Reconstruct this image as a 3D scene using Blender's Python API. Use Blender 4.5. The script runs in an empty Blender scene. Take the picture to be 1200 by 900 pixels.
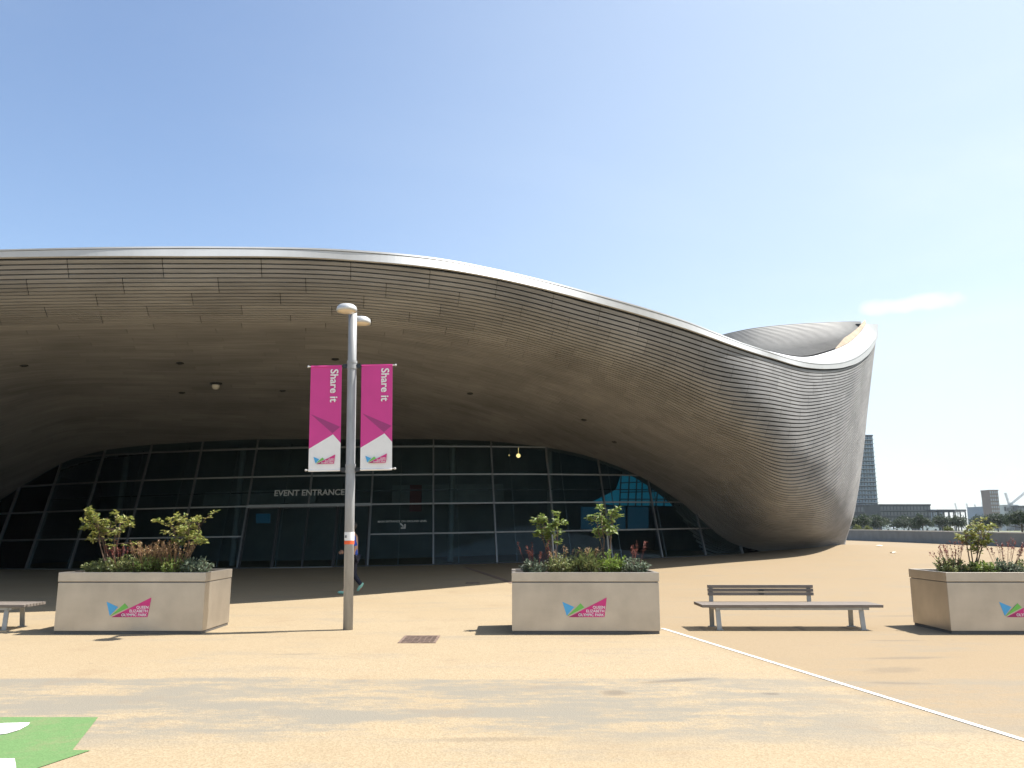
import bpy, bmesh, math, random
import numpy as np
from mathutils import Vector, Matrix, Euler, noise as mnoise

random.seed(7)
rng = np.random.default_rng(7)
scene = bpy.context.scene
COL = scene.collection
PI = math.pi

# ------------------------------------------------------------------ camera model
F = 942.0
PITCH = math.atan(170 / 942.0)
CP, SP = math.cos(PITCH), math.sin(PITCH)
EYE = 1.6

def at(px, py, Y):
    """world point seen at photo pixel (px,py), Y metres ahead of the viewer"""
    xc = (px - 600) / F
    zc = (450 - py) / F
    dy = CP - SP * zc
    dz = SP + CP * zc
    t = Y / dy
    return Vector((xc * t, Y, EYE + dz * t))

def proj(P):
    P = np.asarray(P, float)
    X, Y, Z = P[..., 0], P[..., 1], P[..., 2] - EYE
    fw = Y * CP + Z * SP
    up = -Y * SP + Z * CP
    return 600 + F * X / fw, 450 - F * up / fw

def ss(a, b, x):
    t = min(1, max(0, (x - a) / (b - a)))
    return t * t * (3 - 2 * t)

def ground_z(x, y):
    w = ss(13.5, 33, y)
    lin = min(0.5, max(-0.3, 0.175 + 0.0165 * x))
    r2 = ((x - 17) / 5.0) ** 2 + ((y - 45) / 5.0) ** 2
    return w * lin + 0.30 * math.exp(-r2)

def ground_at(px, py):
    """ground point under a photo pixel"""
    Y = 5.0
    xc = (px - 600) / F; zc = (450 - py) / F
    dy = CP - SP * zc; dz = SP + CP * zc
    for i in range(60):
        z = ground_z(xc * Y / dy, Y)
        Yn = (EYE - z) * dy / (-dz)
        Y = 0.5 * Y + 0.5 * Yn
    return Vector((xc * Y / dy, Y, ground_z(xc * Y / dy, Y)))

# ------------------------------------------------------------------ object helpers
def tag(o, label=None, cat=None, group=None, kind=None):
    if label: o['label'] = label
    if cat: o['category'] = cat
    if group: o['group'] = group
    if kind: o['kind'] = kind
    return o

def empty(name, loc, rotz=0.0):
    o = bpy.data.objects.new(name, None)
    o.location = loc
    o.rotation_euler = (0, 0, rotz)
    o.empty_display_size = 0.2
    COL.objects.link(o)
    return o

def link_mesh(name, me, m, parent=None):
    o = bpy.data.objects.new(name, me)
    COL.objects.link(o)
    if m is not None:
        me.materials.clear()
        for mm in (m if isinstance(m, (list, tuple)) else [m]):
            me.materials.append(mm)
    if parent is not None:
        o.parent = parent
    return o

def obj(name, bm, m, parent=None, smooth=False, normals=True):
    if normals:
        bmesh.ops.recalc_face_normals(bm, faces=bm.faces)
    me = bpy.data.meshes.new(name)
    bm.to_mesh(me)
    bm.free()
    if smooth:
        for p in me.polygons: p.use_smooth = True
    return link_mesh(name, me, m, parent)

def pyobj(name, verts, faces, m, parent=None, smooth=False):
    me = bpy.data.meshes.new(name)
    me.from_pydata([tuple(v) for v in verts], [], faces)
    me.update()
    if smooth:
        for p in me.polygons: p.use_smooth = True
    return link_mesh(name, me, m, parent)

def box(bm, x0, x1, y0, y1, z0, z1, bev=0.0):
    vs = [bm.verts.new((x, y, z)) for z in (z0, z1) for y in (y0, y1) for x in (x0, x1)]
    q = [(0, 2, 3, 1), (4, 5, 7, 6), (0, 1, 5, 4), (2, 6, 7, 3), (0, 4, 6, 2), (1, 3, 7, 5)]
    fs = [bm.faces.new([vs[i] for i in f]) for f in q]
    if bev > 0:
        es = list({e for f in fs for e in f.edges})
        bmesh.ops.bevel(bm, geom=es, offset=bev, segments=2, affect='EDGES', profile=0.5)
    return vs

def tube(bm, pts, r, seg=10, caps=True):
    pts = [Vector(p) for p in pts]
    rs = r if isinstance(r, (list, tuple)) else [r] * len(pts)
    rings = []
    for i, p in enumerate(pts):
        a = pts[max(0, i - 1)]; b = pts[min(len(pts) - 1, i + 1)]
        d = (b - a)
        if d.length < 1e-9: d = Vector((0, 0, 1))
        d.normalize()
        ref = Vector((0, 0, 1)) if abs(d.z) < 0.9 else Vector((1, 0, 0))
        u = d.cross(ref).normalized(); v = d.cross(u).normalized()
        rings.append([bm.verts.new(p + (u * math.cos(2 * PI * k / seg) + v * math.sin(2 * PI * k / seg)) * rs[i]) for k in range(seg)])
    for i in range(len(rings) - 1):
        for k in range(seg):
            bm.faces.new((rings[i][k], rings[i][(k + 1) % seg], rings[i + 1][(k + 1) % seg], rings[i + 1][k]))
    if caps:
        bm.faces.new(rings[0][::-1]); bm.faces.new(rings[-1])

def bar(bm, a, b, w, h, up=(0, 0, 1)):
    """rectangular bar from a to b, w sideways and h along up"""
    a, b = Vector(a), Vector(b)
    d = (b - a).normalized(); up = Vector(up)
    s = d.cross(up)
    if s.length < 1e-6: s = d.cross(Vector((1, 0, 0)))
    s.normalize(); u = s.cross(d).normalized()
    vs = []
    for p in (a, b):
        for i, j in ((-1, -1), (1, -1), (1, 1), (-1, 1)):
            vs.append(bm.verts.new(p + s * (i * w / 2) + u * (j * h / 2)))
    bm.faces.new(vs[0:4][::-1]); bm.faces.new(vs[4:8])
    for k in range(4):
        bm.faces.new((vs[k], vs[(k + 1) % 4], vs[4 + (k + 1) % 4], vs[4 + k]))

def lathe(bm, prof, seg=24, center=(0, 0, 0)):
    cx, cy, cz = center
    rings = []
    for r, z in prof:
        if r < 1e-5:
            rings.append([bm.verts.new((cx, cy, cz + z))])
        else:
            rings.append([bm.verts.new((cx + r * math.cos(2 * PI * k / seg), cy + r * math.sin(2 * PI * k / seg), cz + z)) for k in range(seg)])
    for a, b in zip(rings[:-1], rings[1:]):
        for k in range(seg):
            k2 = (k + 1) % seg
            if len(a) == 1 and len(b) == 1: continue
            if len(a) == 1: bm.faces.new((a[0], b[k2], b[k]))
            elif len(b) == 1: bm.faces.new((a[k], a[k2], b[0]))
            else: bm.faces.new((a[k], a[k2], b[k2], b[k]))

def prism(bm, pts2, to3, th):
    """polygon (list of 2-d points) extruded by th; to3 maps (a,b,depth)->3-d"""
    f = [bm.verts.new(to3(a, b, 0)) for a, b in pts2]
    k = [bm.verts.new(to3(a, b, th)) for a, b in pts2]
    bm.faces.new(f); bm.faces.new(k[::-1])
    n = len(f)
    for i in range(n):
        bm.faces.new((f[i], k[i], k[(i + 1) % n], f[(i + 1) % n]))

def text_obj(name, body, size, m, parent, mat4, ext=0.002, bold=0.0, align='LEFT', space=1.0, line=1.0):
    cu = bpy.data.curves.new(name + '_curve', 'FONT')
    cu.body = body; cu.size = size; cu.extrude = ext; cu.offset = bold
    cu.align_x = align; cu.space_character = space; cu.space_line = line
    cu.resolution_u = 4
    t = bpy.data.objects.new(name + '_curve', cu)
    COL.objects.link(t)
    dg = bpy.context.evaluated_depsgraph_get()
    dg.update()
    me = bpy.data.meshes.new_from_object(t.evaluated_get(dg))
    bpy.data.objects.remove(t); bpy.data.curves.remove(cu)
    me.name = name
    me.transform(mat4)
    return link_mesh(name, me, m, parent)

FACE_CAM = Matrix.Rotation(PI / 2, 4, 'X')     # text in the XZ plane, read from -Y

# ------------------------------------------------------------------ materials
def principled(name):
    m = bpy.data.materials.new(name); m.use_nodes = True
    nt = m.node_tree
    return m, nt, nt.nodes['Principled BSDF']

def N(nt, typ, **kw):
    n = nt.nodes.new(typ)
    for k, v in kw.items(): setattr(n, k, v)
    return n

def mat(name, col, rough=0.6, metal=0.0, var=0.12, scale=8.0, bump=0.0, island=0.0, stretch=None, spec=None):
    """plain procedural material: base colour broken up by two noises, optional bump"""
    m, nt, b = principled(name)
    tc = N(nt, 'ShaderNodeTexCoord')
    src = tc.outputs['Object']
    if stretch:
        mp = N(nt, 'ShaderNodeMapping'); mp.inputs['Scale'].default_value = stretch
        nt.links.new(src, mp.inputs['Vector']); src = mp.outputs['Vector']
    n1 = N(nt, 'ShaderNodeTexNoise'); n1.inputs['Scale'].default_value = scale; n1.inputs['Detail'].default_value = 6
    nt.links.new(src, n1.inputs['Vector'])
    mr = N(nt, 'ShaderNodeMapRange')
    mr.inputs['From Min'].default_value = 0.3; mr.inputs['From Max'].default_value = 0.7
    mr.inputs['To Min'].default_value = 1 - var; mr.inputs['To Max'].default_value = 1 + var
    nt.links.new(n1.outputs['Fac'], mr.inputs['Value'])
    val = mr.outputs['Result']
    if island > 0:
        g = N(nt, 'ShaderNodeNewGeometry')
        mr2 = N(nt, 'ShaderNodeMapRange')
        mr2.inputs['To Min'].default_value = 1 - island; mr2.inputs['To Max'].default_value = 1 + island
        nt.links.new(g.outputs['Random Per Island'], mr2.inputs['Value'])
        mu = N(nt, 'ShaderNodeMath', operation='MULTIPLY')
        nt.links.new(val, mu.inputs[0]); nt.links.new(mr2.outputs['Result'], mu.inputs[1])
        val = mu.outputs[0]
    vm = N(nt, 'ShaderNodeVectorMath', operation='SCALE')
    vm.inputs[0].default_value = col[:3]
    nt.links.new(val, vm.inputs['Scale'])
    nt.links.new(vm.outputs['Vector'], b.inputs['Base Color'])
    b.inputs['Roughness'].default_value = rough
    b.inputs['Metallic'].default_value = metal
    if spec is not None: b.inputs['Specular IOR Level'].default_value = spec
    if bump > 0:
        bp = N(nt, 'ShaderNodeBump'); bp.inputs['Strength'].default_value = bump; bp.inputs['Distance'].default_value = 0.02
        nt.links.new(n1.outputs['Fac'], bp.inputs['Height']); nt.links.new(bp.outputs['Normal'], b.inputs['Normal'])
    return m

def leaf_mat(name, cols, rough=0.5):
    """leaves: colour picked per leaf, some light passing through"""
    m, nt, b = principled(name)
    g = N(nt, 'ShaderNodeNewGeometry')
    cr = N(nt, 'ShaderNodeValToRGB')
    el = cr.color_ramp.elements
    el[0].position = 0; el[0].color = (*cols[0], 1)
    el[1].position = 1; el[1].color = (*cols[-1], 1)
    for i, c in enumerate(cols[1:-1]):
        e = el.new((i + 1) / (len(cols) - 1)); e.color = (*c, 1)
    nt.links.new(g.outputs['Random Per Island'], cr.inputs['Fac'])
    nt.links.new(cr.outputs['Color'], b.inputs['Base Color'])
    b.inputs['Roughness'].default_value = rough
    tr = N(nt, 'ShaderNodeBsdfTranslucent')
    nt.links.new(cr.outputs['Color'], tr.inputs['Color'])
    mx = N(nt, 'ShaderNodeMixShader'); mx.inputs[0].default_value = 0.35
    nt.links.new(b.outputs[0], mx.inputs[1]); nt.links.new(tr.outputs[0], mx.inputs[2])
    nt.links.new(mx.outputs[0], nt.nodes['Material Output'].inputs['Surface'])
    return m

def emit_mat(name, col, s):
    m, nt, b = principled(name)
    b.inputs['Base Color'].default_value = (*col, 1)
    b.inputs['Emission Color'].default_value = (*col, 1)
    b.inputs['Emission Strength'].default_value = s
    return m

def plaza_mat():
    m, nt, b = principled('resin_gravel')
    L = nt.links.new
    tc = N(nt, 'ShaderNodeTexCoord')
    P = tc.outputs['Object']
    sep = N(nt, 'ShaderNodeSeparateXYZ'); L(P, sep.inputs[0])
    def noise(scale, detail=5, vec=P, rough=0.55):
        n = N(nt, 'ShaderNodeTexNoise'); n.inputs['Scale'].default_value = scale
        n.inputs['Detail'].default_value = detail; n.inputs['Roughness'].default_value = rough
        L(vec, n.inputs['Vector']); return n.outputs['Fac']
    def mr(v, a, b_, c=0., d=1.):
        n = N(nt, 'ShaderNodeMapRange'); n.interpolation_type = 'SMOOTHSTEP'
        n.inputs['From Min'].default_value = a; n.inputs['From Max'].default_value = b_
        n.inputs['To Min'].default_value = c; n.inputs['To Max'].default_value = d
        L(v, n.inputs['Value']); return n.outputs['Result']
    def mul(a, c):
        n = N(nt, 'ShaderNodeMath', operation='MULTIPLY')
        for i, q in enumerate((a, c)):
            if isinstance(q, float): n.inputs[i].default_value = q
            else: L(q, n.inputs[i])
        return n.outputs[0]
    def add(a, c, op='ADD'):
        n = N(nt, 'ShaderNodeMath', operation=op)
        for i, q in enumerate((a, c)):
            if isinstance(q, float): n.inputs[i].default_value = q
            else: L(q, n.inputs[i])
        return n.outputs[0]
    def mix(f, a, c):
        n = N(nt, 'ShaderNodeMix', data_type='RGBA')
        if isinstance(f, float): n.inputs['Factor'].default_value = f
        else: L(f, n.inputs['Factor'])
        for i, q in (('A', a), ('B', c)):
            s = [x for x in n.inputs if x.name == i and x.type == 'RGBA'][0]
            if isinstance(q, tuple): s.default_value = (*q, 1)
            else: L(q, s)
        return [x for x in n.outputs if x.type == 'RGBA'][0]
    # grain of the bound gravel
    vor = N(nt, 'ShaderNodeTexVoronoi'); vor.inputs['Scale'].default_value = 70; L(P, vor.inputs['Vector'])
    grain = mix(mr(vor.outputs['Color'], 0.1, 0.9), GRAVEL[0], GRAVEL[1])
    big = noise(0.22, 4)
    base = mix(mul(mr(big, 0.35, 0.7), 0.5), grain, GRAVEL[2])
    # browner, more worn zone on the right of the painted line
    lx = add(sep.outputs['X'], mul(sep.outputs['Y'], 0.22), 'ADD')     # roughly along the line
    zone = mr(add(lx, mul(noise(0.5, 3), 0.6)), 5.4, 5.9)
    base = mix(mul(zone, 0.6), base, GRAVEL[3])
    # grey wheel-track staining: long streaks across the picture, between ~5.5 m and 8.8 m
    mp = N(nt, 'ShaderNodeMapping'); mp.inputs['Scale'].default_value = (0.42, 1.25, 1); L(P, mp.inputs['Vector'])
    st1 = noise(1.0, 8, mp.outputs['Vector'], 0.66)
    mp2 = N(nt, 'ShaderNodeMapping'); mp2.inputs['Scale'].default_value = (1.0, 2.6, 1); L(P, mp2.inputs['Vector'])
    st2 = noise(1.6, 8, mp2.outputs['Vector'], 0.75)
    st3 = noise(9.0, 6, P, 0.8)
    yv = add(sep.outputs['Y'], mul(add(noise(0.5, 5), 0.5, 'SUBTRACT'), 0.9))
    band = mul(mr(yv, 6.2, 7.0), mr(yv, 9.25, 9.08))
    rag = add(add(mul(st1, 0.55), mul(st2, 0.30)), mul(st3, 0.15))
    streak = mr(rag, 0.42, 0.54)
    fade = mr(sep.outputs['X'], 4.2, 1.8, 0.45, 1.0)
    stain = mul(mul(band, streak), fade)
    base = mix(mul(stain, 0.86), base, GRAVEL[4])
    # lighter wear spread over the rest of the plaza
    base = mix(mul(mr(rag, 0.50, 0.62), 0.35), base, GRAVEL[4])
    base = mix(mul(mr(noise(0.9, 7, P, 0.7), 0.55, 0.70), 0.30), base, (0.23, 0.165, 0.105))
    # tyre scuffs and oily smears
    def smear(cx, cy, rx, ry, ang, k):
        m_ = N(nt, 'ShaderNodeMapping'); m_.vector_type = 'TEXTURE'
        m_.inputs['Location'].default_value = (cx, cy, 0); m_.inputs['Rotation'].default_value = (0, 0, ang); m_.inputs['Scale'].default_value = (rx, ry, 1000)
        L(P, m_.inputs['Vector'])
        ln = N(nt, 'ShaderNodeVectorMath', operation='LENGTH'); L(m_.outputs['Vector'], ln.inputs[0])
        d = add(ln.outputs['Value'], mul(add(st3, st2, 'ADD'), 1.1))
        return mul(mr(d, 1.95, 1.35), k)
    for q in SMEARS:
        base = mix(smear(*q), base, (0.125, 0.105, 0.085))
    # small dark spots
    sp = N(nt, 'ShaderNodeTexVoronoi'); sp.inputs['Scale'].default_value = 1.4; L(P, sp.inputs['Vector'])
    spot = mul(mr(sp.outputs['Distance'], 0.045, 0.02), mr(noise(0.8, 2), 0.5, 0.6))
    base = mix(mul(spot, 0.5), base, (0.12, 0.1, 0.08))
    # a dark scuff
    L(base, b.inputs['Base Color'])
    b.inputs['Roughness'].default_value = 0.85
    b.inputs['Specular IOR Level'].default_value = 0.25
    bp = N(nt, 'ShaderNodeBump'); bp.inputs['Strength'].default_value = 0.35; bp.inputs['Distance'].default_value = 0.006
    L(add(vor.outputs['Distance'], noise(25, 3)), bp.inputs['Height']); L(bp.outputs['Normal'], b.inputs['Normal'])
    return m

SMEARS = [(1.75, 9.05, .75, .13, .30, .55), (1.02, 8.40, .22, .20, .2, .6), (2.55, 8.35, .18, .10, 0, .6), (4.1, 8.9, .55, .12, -.1, .4), (5.0, 10.6, .9, .16, .1, .4), (4.4, 9.7, .6, .3, .4, .3), (-2.8, 10.9, .5, .10, .1, .3), (-0.2, 6.6, .8, .12, .05, .35), (5.6, 12.2, .7, .12, 0, .35), (7.3, 15.5, .9, .2, .1, .3)]
GRAVEL = [(0.276, 0.214, 0.133), (0.370, 0.293, 0.192), (0.292, 0.221, 0.132), (0.240, 0.175, 0.104), (0.205, 0.188, 0.154)]

def timber_mat():
    m, nt, b = principled('weathered_timber')
    L = nt.links.new
    a = N(nt, 'ShaderNodeAttribute'); a.attribute_name = 'tint'
    uv = N(nt, 'ShaderNodeUVMap'); uv.uv_map = 'UVMap'
    mp = N(nt, 'ShaderNodeMapping'); mp.inputs['Scale'].default_value = (1.2, 22, 1); L(uv.outputs[0], mp.inputs[0])
    n = N(nt, 'ShaderNodeTexNoise'); n.inputs['Scale'].default_value = 1.0; n.inputs['Detail'].default_value = 6; L(mp.outputs[0], n.inputs['Vector'])
    n2 = N(nt, 'ShaderNodeTexNoise'); n2.inputs['Scale'].default_value = 0.35; n2.inputs['Detail'].default_value = 5; L(uv.outputs[0], n2.inputs['Vector'])
    cr = N(nt, 'ShaderNodeValToRGB')
    cr.color_ramp.elements[0].color = (*TIMBER[0], 1); cr.color_ramp.elements[1].color = (*TIMBER[1], 1)
    L(a.outputs['Fac'], cr.inputs['Fac'])
    mr = N(nt, 'ShaderNodeMapRange'); mr.inputs['From Min'].default_value = .25; mr.inputs['From Max'].default_value = .75
    mr.inputs['To Min'].default_value = .8; mr.inputs['To Max'].default_value = 1.2; L(n.outputs['Fac'], mr.inputs['Value'])
    mr2 = N(nt, 'ShaderNodeMapRange'); mr2.inputs['From Min'].default_value = .3; mr2.inputs['From Max'].default_value = .7
    mr2.inputs['To Min'].default_value = .82; mr2.inputs['To Max'].default_value = 1.15; L(n2.outputs['Fac'], mr2.inputs['Value'])
    mu = N(nt, 'ShaderNodeMath', operation='MULTIPLY'); L(mr.outputs[0], mu.inputs[0]); L(mr2.outputs[0], mu.inputs[1])
    vm = N(nt, 'ShaderNodeVectorMath', operation='SCALE'); L(cr.outputs['Color'], vm.inputs[0]); L(mu.outputs[0], vm.inputs['Scale'])
    L(vm.outputs[0], b.inputs['Base Color'])
    b.inputs['Roughness'].default_value = 0.8
    b.inputs['Specular IOR Level'].default_value = 0.2
    return m
TIMBER = [(0.190, 0.190, 0.194), (0.298, 0.297, 0.300)]

def glass_mat():
    m, nt, b = principled('dark_glazing')
    L = nt.links.new
    for n in list(nt.nodes):
        if n.type == 'BSDF_PRINCIPLED': nt.nodes.remove(n)
    tr = N(nt, 'ShaderNodeBsdfTransparent'); tr.inputs[0].default_value = (0.74, 0.82, 0.84, 1)
    gl = N(nt, 'ShaderNodeBsdfGlossy'); gl.inputs['Color'].default_value = (0.75, 0.85, 0.9, 1); gl.inputs['Roughness'].default_value = 0.03
    fr = N(nt, 'ShaderNodeFresnel'); fr.inputs['IOR'].default_value = 1.22
    mx = N(nt, 'ShaderNodeMixShader')
    L(fr.outputs[0], mx.inputs[0]); L(tr.outputs[0], mx.inputs[1]); L(gl.outputs[0], mx.inputs[2])
    L(mx.outputs[0], nt.nodes['Material Output'].inputs['Surface'])
    return m

def steel_mat():
    m, nt, b = principled('brushed_steel')
    L = nt.links.new
    tc = N(nt, 'ShaderNodeTexCoord')
    mp = N(nt, 'ShaderNodeMapping'); mp.inputs['Scale'].default_value = (30, 30, 0.8); L(tc.outputs['Object'], mp.inputs[0])
    n = N(nt, 'ShaderNodeTexNoise'); n.inputs['Scale'].default_value = 3; n.inputs['Detail'].default_value = 5; L(mp.outputs[0], n.inputs['Vector'])
    n2 = N(nt, 'ShaderNodeTexNoise'); n2.inputs['Scale'].default_value = 2.2; n2.inputs['Detail'].default_value = 6; L(tc.outputs['Object'], n2.inputs['Vector'])
    cr = N(nt, 'ShaderNodeValToRGB')
    cr.color_ramp.elements[0].position = .3; cr.color_ramp.elements[0].color = (0.43, 0.385, 0.33, 1)
    cr.color_ramp.elements[1].position = .7; cr.color_ramp.elements[1].color = (0.545, 0.49, 0.42, 1)
    L(n2.outputs['Fac'], cr.inputs['Fac']); L(cr.outputs['Color'], b.inputs['Base Color'])
    mr = N(nt, 'ShaderNodeMapRange'); mr.inputs['To Min'].default_value = .34; mr.inputs['To Max'].default_value = .5
    L(n.outputs['Fac'], mr.inputs['Value']); L(mr.outputs[0], b.inputs['Roughness'])
    b.inputs['Metallic'].default_value = 0.85
    return m

def worn_paint(name, col, wear, scale):
    m, nt, b = principled(name); L = nt.links.new
    tc = N(nt, 'ShaderNodeTexCoord'); P = tc.outputs['Object']
    n1 = N(nt, 'ShaderNodeTexNoise'); n1.inputs['Scale'].default_value = scale; n1.inputs['Detail'].default_value = 9; n1.inputs['Roughness'].default_value = .75; L(P, n1.inputs['Vector'])
    v = N(nt, 'ShaderNodeTexVoronoi'); v.inputs['Scale'].default_value = 70; L(P, v.inputs['Vector'])
    mr = N(nt, 'ShaderNodeMapRange'); mr.inputs['From Min'].default_value = .5; mr.inputs['From Max'].default_value = .72; mr.inputs['To Max'].default_value = wear; L(n1.outputs['Fac'], mr.inputs['Value'])
    mv = N(nt, 'ShaderNodeMapRange'); mv.inputs['To Min'].default_value = .86; mv.inputs['To Max'].default_value = 1.1; L(v.outputs['Color'], mv.inputs['Value'])
    sc = N(nt, 'ShaderNodeVectorMath', operation='SCALE'); sc.inputs[0].default_value = col; L(mv.outputs[0], sc.inputs['Scale'])
    mx = N(nt, 'ShaderNodeMix', data_type='RGBA'); L(mr.outputs[0], mx.inputs['Factor'])
    q = [x for x in mx.inputs if x.type == 'RGBA']; L(sc.outputs[0], q[0]); q[1].default_value = (0.25, 0.19, 0.12, 1)
    L([x for x in mx.outputs if x.type == 'RGBA'][0], b.inputs['Base Color'])
    b.inputs['Roughness'].default_value = .75; b.inputs['Specular IOR Level'].default_value = .25
    bp = N(nt, 'ShaderNodeBump'); bp.inputs['Strength'].default_value = .3; bp.inputs['Distance'].default_value = .005
    L(v.outputs['Distance'], bp.inputs['Height']); L(bp.outputs[0], b.inputs['Normal'])
    return m

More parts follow.
